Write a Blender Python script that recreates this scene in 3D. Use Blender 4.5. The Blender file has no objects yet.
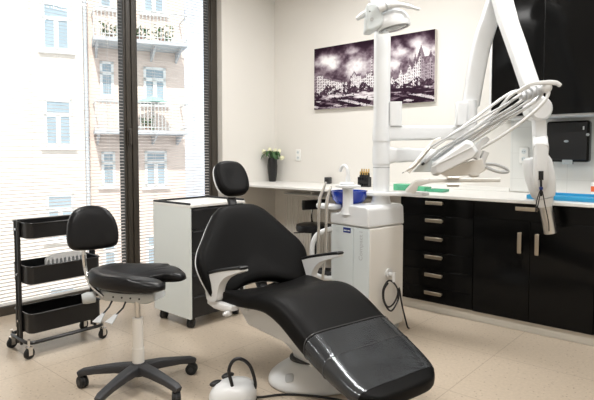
import bpy, bmesh, math, random
from mathutils import Vector, Matrix
random.seed(7)
S = bpy.context.scene
COL = S.collection
PI = math.pi

# ---------------------------------------------------------------- camera
FPX, PITCH, HEAD = 527.0, math.radians(3.0), math.atan2(.7524, -.6587)
CAM = Vector((4.065, -4.27, 1.2))
PROW = 153.0 + FPX * math.tan(PITCH)
cd = bpy.data.cameras.new('camera'); cam = bpy.data.objects.new('camera', cd); COL.objects.link(cam)
cam.location = CAM
cam.rotation_euler = (PI / 2 - PITCH, 0, HEAD - PI / 2)
cd.sensor_width = 36; cd.lens = 36 * FPX / 594; cd.shift_y = (PROW - 200) / 594
cd.clip_start = .05; cd.clip_end = 200
S.camera = cam
F0 = Vector((math.cos(HEAD), math.sin(HEAD), 0)); RT = Vector((math.sin(HEAD), -math.cos(HEAD), 0)); UP = Vector((0, 0, 1))
_c, _s = math.cos(PITCH), math.sin(PITCH)
FW = F0 * _c - UP * _s; UU = F0 * _s + UP * _c
def ray(px, py): return FW + RT * ((px - 297) / FPX) - UU * ((py - PROW) / FPX)
def at(px, py, depth):                 # the place seen at a picture point, at a known distance
    d = ray(px, py); return CAM + d * (depth / d.dot(F0))
def on_y(px, py, y):
    d = ray(px, py); return CAM + d * ((y - CAM.y) / d.y)
def on_z(px, py, z):
    d = ray(px, py); return CAM + d * ((z - CAM.z) / d.z)

# ---------------------------------------------------------------- materials
def mat(name, col, rough=.5, metal=0, spec=.5, coat=0, trans=0, alpha=1, emit=0, noise=0, nscale=8, bump=0, bscale=200, sheen=0, ior=1.45):
    m = bpy.data.materials.new(name); m.use_nodes = True
    nt = m.node_tree; b = nt.nodes['Principled BSDF']
    b.inputs['Base Color'].default_value = (*col, 1); b.inputs['Roughness'].default_value = rough
    b.inputs['Metallic'].default_value = metal; b.inputs['Specular IOR Level'].default_value = spec
    b.inputs['Coat Weight'].default_value = coat; b.inputs['Coat Roughness'].default_value = .08
    b.inputs['Transmission Weight'].default_value = trans; b.inputs['Alpha'].default_value = alpha; b.inputs['IOR'].default_value = ior
    if emit:
        b.inputs['Emission Color'].default_value = (*col, 1); b.inputs['Emission Strength'].default_value = emit
    tc = nt.nodes.new('ShaderNodeTexCoord')
    n = nt.nodes.new('ShaderNodeTexNoise'); n.inputs['Scale'].default_value = nscale; n.inputs['Detail'].default_value = 4
    nt.links.new(tc.outputs['Object'], n.inputs['Vector'])
    r = nt.nodes.new('ShaderNodeMapRange'); r.inputs['To Min'].default_value = 1 - max(noise, .012); r.inputs['To Max'].default_value = 1 + max(noise, .012)
    nt.links.new(n.outputs['Fac'], r.inputs['Value'])
    mx = nt.nodes.new('ShaderNodeVectorMath'); mx.operation = 'SCALE'; mx.inputs[0].default_value = col
    nt.links.new(r.outputs['Result'], mx.inputs['Scale']); nt.links.new(mx.outputs['Vector'], b.inputs['Base Color'])
    if bump:
        n2 = nt.nodes.new('ShaderNodeTexNoise'); n2.inputs['Scale'].default_value = bscale; n2.inputs['Detail'].default_value = 3
        nt.links.new(tc.outputs['Object'], n2.inputs['Vector'])
        bp = nt.nodes.new('ShaderNodeBump'); bp.inputs['Strength'].default_value = bump; bp.inputs['Distance'].default_value = .01
        nt.links.new(n2.outputs['Fac'], bp.inputs['Height']); nt.links.new(bp.outputs['Normal'], b.inputs['Normal'])
    return m
M = dict(
    wall=mat('cream wall paint', (.765, .742, .70), .75, noise=.015, nscale=3, bump=.04, bscale=300),
    ceil=mat('ceiling paint', (.82, .81, .78), .8),
    frame=mat('dark bronze frame', (.045, .038, .030), .4, noise=.06),
    whitep=mat('white enamel', (.75, .765, .775), .28, coat=.2),
    whitem=mat('white matt plastic', (.73, .735, .735), .42),
    creamp=mat('cream enamel', (.78, .76, .72), .35),
    bluegrey=mat('pale grey panel', (.66, .71, .72), .35),
    greyp=mat('grey plastic', (.48, .50, .50), .4),
    hose=mat('grey hose', (.50, .515, .525), .4),
    dgrey=mat('dark grey plastic', (.035, .036, .04), .5),
    black=mat('black plastic', (.010, .010, .011), .4),
    leather=mat('black leather', (.0055, .0053, .0053), .45, spec=.10, bump=.05, bscale=420, noise=.08),
    leathers=mat('black stool leather', (.007, .007, .008), .3, spec=.3, bump=.05, bscale=500, noise=.08),
    blackst=mat('black powder coated steel', (.010, .0095, .010), .32),
    blackgl=mat('black gloss lacquer', (.004, .004, .004), .1, spec=.16),
    blackcab=mat('black cabinet carcass', (.006, .006, .006), .5, spec=.2),
    counter=mat('white worktop', (.80, .79, .76), .35, noise=.01),
    kick=mat('pale plinth', (.62, .59, .53), .35),
    chrome=mat('polished steel', (.72, .72, .72), .14, metal=1),
    brushed=mat('brushed nickel', (.47, .41, .33), .35, metal=1),
    tubest=mat('satin steel', (.62, .60, .57), .3, metal=1, noise=.05),
    cabside=mat('pale grey-green side panel', (.76, .80, .78), .45),
    rubber=mat('black rubber', (.012, .012, .012), .6),
    cable=mat('black cable', (.010, .010, .012), .35),
    bowl=mat('blue glass', (.01, .075, .60), .06, trans=.55, coat=.5),
    blue=mat('blue plastic sheet', (.03, .30, .55), .35),
    navy=mat('navy badge', (.02, .04, .20), .3),
    green=mat('mint green plastic', (.16, .62, .36), .25, trans=.25),
    greend=mat('dark green plastic', (.10, .42, .26), .3),
    gold=mat('gold cap', (.60, .42, .16), .3, metal=1),
    vase=mat('black ceramic', (.012, .012, .012), .35),
    leaf=mat('leaf green', (.035, .10, .025), .5, noise=.3, nscale=40),
    petal=mat('cream petal', (.86, .84, .60), .5),
    socket=mat('white socket plastic', (.84, .84, .81), .3),
    hole=mat('dark recess', (.02, .02, .02), .6),
    radiator=mat('radiator enamel', (.74, .72, .68), .4),
    red=mat('orange red print', (.75, .12, .03), .5),
    facade=mat('pale pink render', (.80, .66, .585), .9, noise=.04, nscale=1.5),
    facade_light=mat('pale cream render', (.84, .76, .68), .9, noise=.04, nscale=1.5),
    facade_blue=mat('pale blue render', (.62, .68, .78), .9, noise=.03, nscale=1.5),
    winframe=mat('white window paint', (.86, .86, .85), .5),
    winpane=mat('blue grey window pane', (.36, .44, .50), .15, spec=.6, noise=.2, nscale=1.2),
    pipe=mat('zinc pipe', (.55, .58, .62), .4),
    rail=mat('pale railing', (.62, .63, .63), .5),
    slab=mat('concrete slab', (.52, .54, .57), .8, noise=.1),
    roof=mat('roof sheet', (.35, .2, .15), .7),
    umb=mat('sea green canvas', (.42, .66, .58), .8),
    street=mat('asphalt', (.30, .30, .30), .9, noise=.15, nscale=2),
    lampglass=mat('lamp lens', (.16, .17, .17), .08, spec=.8, coat=.6),
    lampdark=mat('lamp reflector', (.30, .30, .30), .3, metal=.6),
    crease=mat('vinyl crease', (.085, .085, .09), .2),
    seam=mat('grey seam', (.30, .31, .31), .6),
    lettergrey=mat('grey lettering', (.44, .46, .47), .6),
    canvas=mat('canvas edge', (.62, .58, .54), .8),
    slat=mat('white aluminium slat', (.66, .60, .56), .45),
    panelled=mat('light diffuser', (1.0, .97, .92), .6, emit=6.0),
)
# see-through window glass
def glass_mat():
    m = bpy.data.materials.new('clear window glass'); m.use_nodes = True; nt = m.node_tree
    for n in list(nt.nodes):
        if n.type != 'OUTPUT_MATERIAL': nt.nodes.remove(n)
    out = nt.nodes['Material Output']
    t = nt.nodes.new('ShaderNodeBsdfTransparent'); t.inputs['Color'].default_value = (.97, .985, .98, 1)
    g = nt.nodes.new('ShaderNodeBsdfGlossy'); g.inputs['Roughness'].default_value = .01
    mx = nt.nodes.new('ShaderNodeMixShader'); fr = nt.nodes.new('ShaderNodeFresnel'); fr.inputs['IOR'].default_value = 1.25
    nt.links.new(fr.outputs[0], mx.inputs[0]); nt.links.new(t.outputs[0], mx.inputs[1]); nt.links.new(g.outputs[0], mx.inputs[2])
    nt.links.new(mx.outputs[0], out.inputs['Surface']); return m
M['glass'] = glass_mat()
# thin clear vinyl with soft creases
def vinyl_mat():
    m = bpy.data.materials.new('clear wrinkled vinyl'); m.use_nodes = True; nt = m.node_tree
    for n in list(nt.nodes):
        if n.type != 'OUTPUT_MATERIAL': nt.nodes.remove(n)
    out = nt.nodes['Material Output']
    t = nt.nodes.new('ShaderNodeBsdfTransparent'); t.inputs['Color'].default_value = (.86, .88, .9, 1)
    g = nt.nodes.new('ShaderNodeBsdfGlossy'); g.inputs['Roughness'].default_value = .13; g.inputs['Color'].default_value = (.9, .93, .96, 1)
    df = nt.nodes.new('ShaderNodeBsdfDiffuse'); df.inputs['Color'].default_value = (.30, .32, .35, 1)
    mx0 = nt.nodes.new('ShaderNodeMixShader'); mx0.inputs[0].default_value = .075
    nt.links.new(t.outputs[0], mx0.inputs[1]); nt.links.new(df.outputs[0], mx0.inputs[2])
    tc = nt.nodes.new('ShaderNodeTexCoord'); mp = nt.nodes.new('ShaderNodeMapping'); mp.inputs['Scale'].default_value = (3.2, 1.3, 2)
    nz = nt.nodes.new('ShaderNodeTexNoise'); nz.inputs['Scale'].default_value = 2.2; nz.inputs['Detail'].default_value = 2; nz.inputs['Distortion'].default_value = 1.0
    nt.links.new(tc.outputs['Object'], mp.inputs[0]); nt.links.new(mp.outputs[0], nz.inputs['Vector'])
    bp = nt.nodes.new('ShaderNodeBump'); bp.inputs['Strength'].default_value = .22; bp.inputs['Distance'].default_value = .012
    nt.links.new(nz.outputs['Fac'], bp.inputs['Height'])
    fr = nt.nodes.new('ShaderNodeFresnel'); fr.inputs['IOR'].default_value = 1.5
    nt.links.new(bp.outputs[0], g.inputs['Normal']); nt.links.new(bp.outputs[0], fr.inputs['Normal'])
    mx = nt.nodes.new('ShaderNodeMixShader')
    nt.links.new(fr.outputs[0], mx.inputs[0]); nt.links.new(mx0.outputs[0], mx.inputs[1]); nt.links.new(g.outputs[0], mx.inputs[2])
    nt.links.new(mx.outputs[0], out.inputs['Surface']); return m
M['vinyl'] = vinyl_mat()
# terrazzo floor tiles: speckle plus thin joints
def floor_mat():
    m = mat('speckled floor tile', (.60, .50, .39), .32, spec=.45); nt = m.node_tree; b = nt.nodes['Principled BSDF']
    tc = nt.nodes.new('ShaderNodeTexCoord')
    v = nt.nodes.new('ShaderNodeTexVoronoi'); v.inputs['Scale'].default_value = 34; v.inputs['Randomness'].default_value = 1
    nt.links.new(tc.outputs['Object'], v.inputs['Vector'])
    cr = nt.nodes.new('ShaderNodeValToRGB'); e = cr.color_ramp.elements
    e[0].position = .11; e[0].color = (.33, .26, .19, 1); e[1].position = .17; e[1].color = (.53, .445, .35, 1)
    nt.links.new(v.outputs['Distance'], cr.inputs[0])
    n = nt.nodes.new('ShaderNodeTexNoise'); n.inputs['Scale'].default_value = 60; n.inputs['Detail'].default_value = 6
    nt.links.new(tc.outputs['Object'], n.inputs['Vector'])
    mr = nt.nodes.new('ShaderNodeMapRange'); mr.inputs['To Min'].default_value = .82; mr.inputs['To Max'].default_value = 1.18
    nt.links.new(n.outputs['Fac'], mr.inputs['Value'])
    sc = nt.nodes.new('ShaderNodeVectorMath'); sc.operation = 'SCALE'
    nt.links.new(cr.outputs[0], sc.inputs[0]); nt.links.new(mr.outputs[0], sc.inputs['Scale'])
    # joints: every .62 m along x and y
    sep = nt.nodes.new('ShaderNodeSeparateXYZ'); nt.links.new(tc.outputs['Object'], sep.inputs[0])
    def joint(ax, off, per):
        a = nt.nodes.new('ShaderNodeMath'); a.operation = 'ADD'; a.inputs[1].default_value = off; nt.links.new(sep.outputs[ax], a.inputs[0])
        w = nt.nodes.new('ShaderNodeMath'); w.operation = 'PINGPONG'; w.inputs[1].default_value = per / 2; nt.links.new(a.outputs[0], w.inputs[0])
        l = nt.nodes.new('ShaderNodeMath'); l.operation = 'LESS_THAN'; l.inputs[1].default_value = .0022; nt.links.new(w.outputs[0], l.inputs[0]); return l
    ja, jb = joint(0, JX, .61), joint(1, JY, .61)
    mxm = nt.nodes.new('ShaderNodeMath'); mxm.operation = 'MAXIMUM'; nt.links.new(ja.outputs[0], mxm.inputs[0]); nt.links.new(jb.outputs[0], mxm.inputs[1])
    mul = nt.nodes.new('ShaderNodeMath'); mul.operation = 'MULTIPLY'; mul.inputs[1].default_value = .55; nt.links.new(mxm.outputs[0], mul.inputs[0])
    mix = nt.nodes.new('ShaderNodeMix'); mix.data_type = 'RGBA'; mix.inputs['B'].default_value = (.25, .19, .135, 1)
    nt.links.new(mul.outputs[0], mix.inputs['Factor']); nt.links.new(sc.outputs[0], mix.inputs['A'])
    nt.links.new(mix.outputs['Result'], b.inputs['Base Color']); return m
_j = on_z(480, 366, 0); JX = -_j.x + .61 * 20; JY = 3.02 + .61 * 20
M['floor'] = floor_mat()
# white glazed wall tiles behind the worktop
def tile_mat():
    m = mat('white wall tile', (.74, .745, .72), .18); nt = m.node_tree; b = nt.nodes['Principled BSDF']
    tc = nt.nodes.new('ShaderNodeTexCoord'); mp = nt.nodes.new('ShaderNodeMapping'); mp.inputs['Rotation'].default_value = (PI / 2, 0, 0)
    br = nt.nodes.new('ShaderNodeTexBrick'); br.offset = 0; br.inputs['Scale'].default_value = 1; br.inputs['Brick Width'].default_value = .2; br.inputs['Row Height'].default_value = .2
    br.inputs['Mortar Size'].default_value = .0022; br.inputs['Color1'].default_value = (.74, .745, .72, 1); br.inputs['Color2'].default_value = (.73, .735, .71, 1); br.inputs['Mortar'].default_value = (.66, .66, .635, 1)
    nt.links.new(tc.outputs['Object'], mp.inputs[0]); nt.links.new(mp.outputs[0], br.inputs['Vector']); nt.links.new(br.outputs['Color'], b.inputs['Base Color']); return m
M['tile'] = tile_mat()

# ---------------------------------------------------------------- mesh building
class MB:
    def __init__(s): s.v = []; s.f = []; s.c = []
    def add(s, vs, fs):
        o = len(s.v); s.v += [tuple(p) for p in vs]; s.f += [tuple(i + o for i in f) for f in fs]; return s
    def box(s, x0, x1, y0, y1, z0, z1):
        return s.add([(x0,y0,z0),(x1,y0,z0),(x1,y1,z0),(x0,y1,z0),(x0,y0,z1),(x1,y0,z1),(x1,y1,z1),(x0,y1,z1)],
                     [(3,2,1,0),(4,5,6,7),(0,1,5,4),(1,2,6,5),(2,3,7,6),(3,0,4,7)])
    def obox(s, c, size, ax=None):          # box with its own axes (three unit vectors)
        ax = ax or (Vector((1,0,0)), Vector((0,1,0)), Vector((0,0,1))); c = Vector(c)
        vs = []
        for k in (-.5, .5):
            for (i, j) in ((-.5,-.5),(.5,-.5),(.5,.5),(-.5,.5)):
                vs.append(c + ax[0]*i*size[0] + ax[1]*j*size[1] + ax[2]*k*size[2])
        return s.add(vs, [(3,2,1,0),(4,5,6,7),(0,1,5,4),(1,2,6,5),(2,3,7,6),(3,0,4,7)])
    def rings(s, rs, cap=True, closed=False):
        n = len(rs[0]); o = len(s.v)
        for r in rs: s.v += [tuple(p) for p in r]
        m = len(rs)
        for i in range(m - (0 if closed else 1)):
            a = o + i*n; b = o + ((i+1) % m)*n
            for j in range(n): s.f.append((a+j, a+(j+1)%n, b+(j+1)%n, b+j))
        if cap and not closed:
            s.f.append(tuple(o + j for j in reversed(range(n)))); s.f.append(tuple(o + (m-1)*n + j for j in range(n)))
        return s
    def tube(s, pts, r, n=10, closed=False):
        pts = [Vector(p) for p in pts]; m = len(pts)
        rr = r if isinstance(r, (list, tuple)) else [r]*m
        T = []
        for i in range(m):
            a = pts[i-1] if (i > 0 or closed) else pts[i]; b = pts[(i+1) % m] if (i < m-1 or closed) else pts[i]
            T.append((b - a).normalized())
        u = T[0].orthogonal().normalized(); rs = []
        for i in range(m):
            u = (u - T[i]*u.dot(T[i])); u = u.normalized() if u.length > 1e-6 else T[i].orthogonal().normalized()
            w = T[i].cross(u)
            rs.append([pts[i] + (u*math.cos(2*PI*k/n) + w*math.sin(2*PI*k/n))*rr[i] for k in range(n)])
        return s.rings(rs, closed=closed)
    def cyl(s, a, b, r, r2=None, n=20): return s.tube([a, b], [r, r if r2 is None else r2], n)
    def lathe(s, prof, c=(0,0,0), n=28):
        c = Vector(c)
        return s.rings([[c + Vector((r*math.cos(2*PI*k/n), r*math.sin(2*PI*k/n), z)) for k in range(n)] for r, z in prof])
    def prism(s, poly, fn):                 # fn(u, v, 0/1) gives the 3-D place
        return s.rings([[fn(u, v, t) for u, v in poly] for t in (0, 1)])
    def ball(s, c, rad, n=18, m=12, ax=None):
        c = Vector(c); rad = rad if isinstance(rad, (tuple, list)) else (rad,)*3
        ax = ax or (Vector((1,0,0)), Vector((0,1,0)), Vector((0,0,1)))
        rs = []
        for i in range(m+1):
            a = -PI/2 + PI*(i + (.02 if i == 0 else -.02 if i == m else 0))/m
            rs.append([c + ax[0]*rad[0]*math.cos(a)*math.cos(2*PI*k/n) + ax[1]*rad[1]*math.cos(a)*math.sin(2*PI*k/n) + ax[2]*rad[2]*math.sin(a) for k in range(n)])
        return s.rings(rs)
    def beam(s, pts, sizes, side, k=4, e=.45):   # rounded-rectangle section swept along pts; side = direction of the thickness
        pts = [Vector(p) for p in pts]; side = Vector(side).normalized(); rs = []; m = len(pts); n = 24
        for i in range(m):
            a = pts[max(0, i-1)]; b = pts[min(m-1, i+1)]; t = (b-a).normalized(); sd = (side - t*side.dot(t)).normalized(); w = t.cross(sd)
            wd, th = sizes[i] if isinstance(sizes, list) else sizes; ring = []
            for q in range(n):
                an = 2*PI*q/n; cc, ss = math.cos(an), math.sin(an)
                ring.append(pts[i] + w*(wd/2)*math.copysign(abs(cc)**e, cc) + sd*(th/2)*math.copysign(abs(ss)**e, ss))
            rs.append(ring)
        return s.rings(rs)
def smooth_path(pts, k=6):
    P = [Vector(p) for p in pts]; out = []
    for i in range(len(P)-1):
        a, b, c, d = P[max(0,i-1)], P[i], P[i+1], P[min(len(P)-1,i+2)]
        for j in range(k):
            t = j/k
            out.append(.5*((2*b) + (c-a)*t + (2*a-5*b+4*c-d)*t*t + (3*b-3*c+d-a)*t**3))
    out.append(P[-1]); return out
def smooth_loop(pts, k=5):
    P = [Vector((*p, 0)) if len(p) == 2 else Vector(p) for p in pts]; n = len(P); out = []
    for i in range(n):
        a, b, c, d = P[i-1], P[i], P[(i+1)%n], P[(i+2)%n]
        for j in range(k):
            t = j/k; out.append(.5*((2*b) + (c-a)*t + (2*a-5*b+4*c-d)*t*t + (3*b-3*c+d-a)*t**3))
    return out

def local_of(o):
    m = Matrix.Identity(4)
    while o is not None:
        m = Matrix.LocRotScale(o.location, o.rotation_euler, None) @ m; o = o.parent
    return m
def obj(name, mb, m, parent=None, bevel=0, sharp=38, world=False, seg=2, sub=0, label=None):
    me = bpy.data.meshes.new(name)
    vs = mb.v
    if world and parent is not None:
        inv = local_of(parent).inverted(); vs = [tuple(inv @ Vector(p)) for p in vs]
    me.from_pydata(vs, [], mb.f)
    bm = bmesh.new(); bm.from_mesh(me); bmesh.ops.recalc_face_normals(bm, faces=bm.faces); bm.to_mesh(me); bm.free()
    me.materials.append(M[m] if isinstance(m, str) else m)
    me.shade_smooth(); me.set_sharp_from_angle(angle=math.radians(sharp))
    o = bpy.data.objects.new(name, me); COL.objects.link(o)
    if parent is not None: o.parent = parent
    if bevel:
        bv = o.modifiers.new('bevel', 'BEVEL'); bv.width = bevel; bv.segments = seg; bv.limit_method = 'ANGLE'; bv.angle_limit = math.radians(35)
    if sub:
        sb = o.modifiers.new('subdivision', 'SUBSURF'); sb.levels = sub; sb.render_levels = sub
    if label: o['label'] = label
    return o
def tag(o, label, cat, group=None, kind=None):
    o['label'] = label; o['category'] = cat
    if group: o['group'] = group
    if kind: o['kind'] = kind
    return o
def thing(name, label, cat, loc=(0,0,0), rz=0, group=None):
    o = bpy.data.objects.new(name, None); COL.objects.link(o); o.location = loc; o.rotation_euler = (0, 0, rz); o.empty_display_size = .1
    return tag(o, label, cat, group)
def struct(name, mb, m, parent=None, **k):
    o = obj(name, mb, m, parent, **k)
    if parent is None: o['kind'] = 'structure'
    return o
def copy_tree(o, parent=None):
    c = o.copy(); COL.objects.link(c)
    if parent is not None: c.parent = parent
    for ch in [x for x in o.children]: copy_tree(ch, c)
    return c
def B(*a): return MB().box(*a)

# ================================================================ ROOM
X1, Y0, ZC = 5.7, -5.7, 3.0
struct('floor', B(-.18, X1, Y0, .0, -.1, 0), 'floor')
struct('ceiling', B(-.25, X1+.15, Y0-.15, .15, ZC, ZC+.15), 'ceil')
struct('wall_back', B(-.25, X1+.15, 0, .15, -.1, ZC), 'wall')
struct('wall_right', B(X1, X1+.15, Y0-.15, 0, -.1, ZC), 'wall')
struct('wall_front', B(-.25, X1, Y0-.15, Y0, -.1, ZC), 'wall')
wl = MB().box(-.25, 0, -.765, 0, -.1, ZC).box(-.25, 0, Y0, -3.62, -.1, ZC).box(-.25, 0, -3.62, -.765, 2.88, ZC).box(-.25, -.18, -3.62, -.765, -.1, 0)
struct('wall_left', wl, 'wall')
struct('trim_backsplash', B(2.585, X1, -.012, 0, .9, 1.47), 'tile')
# the glazed wall: two fixed-height windows with one fat mullion
FX0, FX1 = -.16, -.072
def window(n, y0, y1):
    root = bpy.data.objects.new('window_%d' % n, None); COL.objects.link(root); root.location = (FX0, (y0+y1)/2, 0); root['kind'] = 'structure'
    return root
WA, WB, WC, WD = -3.62, -1.800, -1.685, -.765
for n, (y0, y1, l, r) in enumerate(((WA, WB+.065, .09, .075), (WC-.065, WD, .075, .105)), 1):
    w = window(n, y0, y1)
    fr = MB()
    fr.box(FX0, FX1, y0, y0+l, 0, 2.88).box(FX0, FX1, y1-r, y1, 0, 2.88)
    fr.box(FX0, FX1-.004, y0+l, y1-r, 0, .068).box(FX0, FX1-.004, y0+l, y1-r, 2.8, 2.88)
    # slim sash line in front of the frame
    obj('frame', fr, 'frame', w, bevel=.004, world=True)
    obj('sash', MB().box(FX1, FX1+.012, y0+.012, y0+l-.02, .02, 2.86).box(FX1, FX1+.012, y1-r+.02, y1-.012, .02, 2.86), 'frame', w, bevel=.004, world=True)
    obj('pane', B(FX0+.015, FX0+.021, y0+l-.01, y1-r+.01, .06, 2.81), 'glass', w, world=True)
    if n == 1:
        hp = at(131, 130, (Vector((FX1, -1.75, 1.37))-CAM).dot(F0))
        hd = MB().cyl((FX1+.012, y1-.04, hp.z), (FX1+.045, y1-.04, hp.z), .017).box(FX1+.03, FX1+.048, y1-.052, y1-.028, hp.z-.13, hp.z+.01)
        obj('window_handle', hd, 'frame', w, bevel=.004, world=True)
# venetian blinds
def blind(y0, y1, label, strings):
    b = thing('venetian_blind', label, 'blind', (-.092, (y0+y1)/2, .07), 0, None)
    sl = MB(); z = .105; pitch = .0272; tilt = math.radians(12)
    while z < 2.74:
        pts = []
        for k in range(4):
            t = k/3*2-1; dx = .0125*t; pts.append((-.092 + dx*math.cos(tilt), z - dx*math.sin(tilt) + .0022*(1-t*t)))
        sl.add([(x, yy, zz) for yy in (y0, y1) for x, zz in pts], [(k, k+1, k+5, k+4) for k in range(3)]); z += pitch
    obj('slats', sl, 'slat', b, world=True)
    obj('bottom_rail', B(-.105, -.079, y0, y1, .072, .090), 'whitem', b, world=True, bevel=.003)
    obj('head_rail', B(-.112, -.076, y0, y1, 2.75, 2.80), 'whitem', b, world=True, bevel=.003)
    for yy in strings:
        st = MB()
        for x in (-.1055, -.0785): st.cyl((x, yy, .08), (x, yy, 2.76), .0011, n=6)
        obj('ladder_cord', st, 'whitem', b, world=True)
blind(WA+.095, WB-.012, 'white venetian blind with thin open slats left of the fat mullion', (-3.3, -2.57, -1.95))
blind(WC+.014, WD-.108, 'narrower white venetian blind with thin open slats right of the fat mullion', (-1.5, -1.05))

# ================================================================ OUTSIDE
def F3(o, h): return Vector((o[0], o[1], 0)), h
fo, fh = (-13.96, 3.87), math.radians(64.5)
bld = thing('apartment_building', 'pale pink apartment block with balconies seen through the blinds', 'building', (fo[0], fo[1], -8), fh)
Z = 8
wallm = MB().box(-9, .9, 0, 6, 0, Z+9)
obj('wall', wallm, 'facade_light', bld)
obj('wall', MB().box(.9, 4.45, .35, 6, 0, Z+9), 'facade', bld)
obj('roof', MB().box(-9.3, 4.46, -.5, 6.2, Z+9, Z+9.4), 'roof', bld)
obj('drainpipe', MB().cyl((.98, .1, 0), (.98, .1, Z+9), .07, n=12), 'pipe', bld)
def bwin(x0, x1, z0, z1, y, split=True, transom=.33):
    f = MB(); t = .09
    f.box(x0, x1, y-.06, y+.02, z0, z0+t).box(x0, x1, y-.06, y+.02, z1-t, z1).box(x0, x0+t, y-.06, y+.02, z0, z1).box(x1-t, x1, y-.06, y+.02, z0, z1)
    zt = z1-(z1-z0)*transom; f.box(x0, x1, y-.06, y+.02, zt-.06, zt+.06)
    if split: f.box((x0+x1)/2-.07, (x0+x1)/2+.07, y-.06, y+.02, z0, zt)
    f.box(x0-.12, x1+.12, y-.16, y, z0-.1, z0)
    w = obj('window', f, 'winframe', bld)
    obj('pane', B(x0+.05, x1-.05, y-.03, y+.01, z0+.05, z1-.05), 'winpane', w)
for z in (4.65, 1.42, -1.8, -5.0): bwin(-.36, .52, Z+z, Z+z+1.6, 0)
for x in (-3.2, -6.2):
    for z in (4.65, 1.42, -1.8): bwin(x-.36, x+.52, Z+z, Z+z+1.6, 0)
for z in (6.3, 3.2, .0, -3.2): bwin(1.45, 1.92, Z+z, Z+z+1.25, .35, False)
for z in (6.3, 3.0, -.05, -3.2): bwin(2.95, 3.75, Z+z, Z+z+1.35, .35)
for z in (5.05, 1.98):
    bc = obj('balcony', B(1.2, 4.3, -1.1, .35, Z+z-.13, Z+z), 'slab', bld)
    rl = MB(); zt = Z+z+.95
    rl.tube([(1.22, .3, zt), (1.22, -1.07, zt), (4.28, -1.07, zt), (4.28, .3, zt)], .03, 6).tube([(1.22, .3, Z+z+.1), (1.22, -1.07, Z+z+.1), (4.28, -1.07, Z+z+.1), (4.28, .3, Z+z+.1)], .02, 6)
    x = 1.22
    while x < 4.29: rl.cyl((x, -1.07, Z+z), (x, -1.07, zt), .016, n=5); x += .12
    obj('railing', rl, 'rail', bc)
    for x in (1.3, 2.2, 3.2, 4.1):
        obj('bracket', MB().prism([(-1.0, -.13), (.35, -.13), (.35, -.5)], lambda u, v, t, x=x, z=z: (x+.07*t, u, Z+z+v)), 'slab', bc)
def bush(name, label, lx, ly, lz, r, seedn):
    rnd = random.Random(seedn); m = MB()
    for k in range(60):
        a = rnd.random()*2*PI; q = rnd.uniform(-.9, 1); rr = r*rnd.uniform(.4, 1); c = Vector((rr*math.cos(a), rr*math.sin(a), r*.9+rr*q*.9))
        u = Vector((rnd.uniform(-1,1), rnd.uniform(-1,1), rnd.uniform(-.6,1))).normalized()*.09; w = u.orthogonal().normalized()*.05
        m.add([c-u, c+w, c+u, c-w], [(0,1,2,3)])
    wl_ = Matrix.LocRotScale(Vector((fo[0], fo[1], -8)), bld.rotation_euler, None) @ Vector((lx, ly, lz))
    t = thing(name, label, 'plant', wl_, fh)
    obj('foliage', m, 'leaf', t); obj('flower_pot', MB().lathe([(.10, 0), (.14, .2), (.12, .2)], n=12), 'roof', t)
bush('balcony_plant', 'green potted plant on the lower balcony under the parasol', 2.95, -.5, Z+1.98, .28, 1)
bush('balcony_plant', 'green potted plant at the left end of the upper balcony', 1.75, -.6, Z+5.05, .33, 2)
bush('balcony_plant', 'green potted plant near the middle of the upper balcony', 2.75, -.6, Z+5.05, .33, 3)
bush('balcony_plant', 'green potted plant toward the right end of the upper balcony', 3.5, -.6, Z+5.05, .38, 4)
up = Matrix.LocRotScale(Vector((fo[0], fo[1], -8)), bld.rotation_euler, None) @ Vector((3.15, -.55, Z+1.98))
ub = thing('garden_parasol', 'pale sea green parasol open on the lower balcony', 'parasol', up, fh)
obj('pole', MB().cyl((0, 0, 0), (0, 0, 1.25), .02), 'rail', ub)
obj('canopy', MB().lathe([(.62, .98), (.64, 1.0), (.3, 1.13), (.03, 1.22), (.03, 1.2), (.3, 1.1), (.6, .98)], n=8), 'umb', ub)
b2 = thing('neighbouring_house', 'pale blue house wall beside the pink block', 'building', (fo[0], fo[1], -8), fh)
obj('wall', MB().box(4.5, 12, 2.2, 8, 0, 17), 'facade_blue', b2)
obj('roof', MB().box(4.5, 12.2, 1.9, 8.2, 17, 17.3), 'roof', b2)
g = struct('ground_street', B(-60, -.3, -40, 40, -8.2, -8), 'street'); g.name = 'ground'

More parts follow.
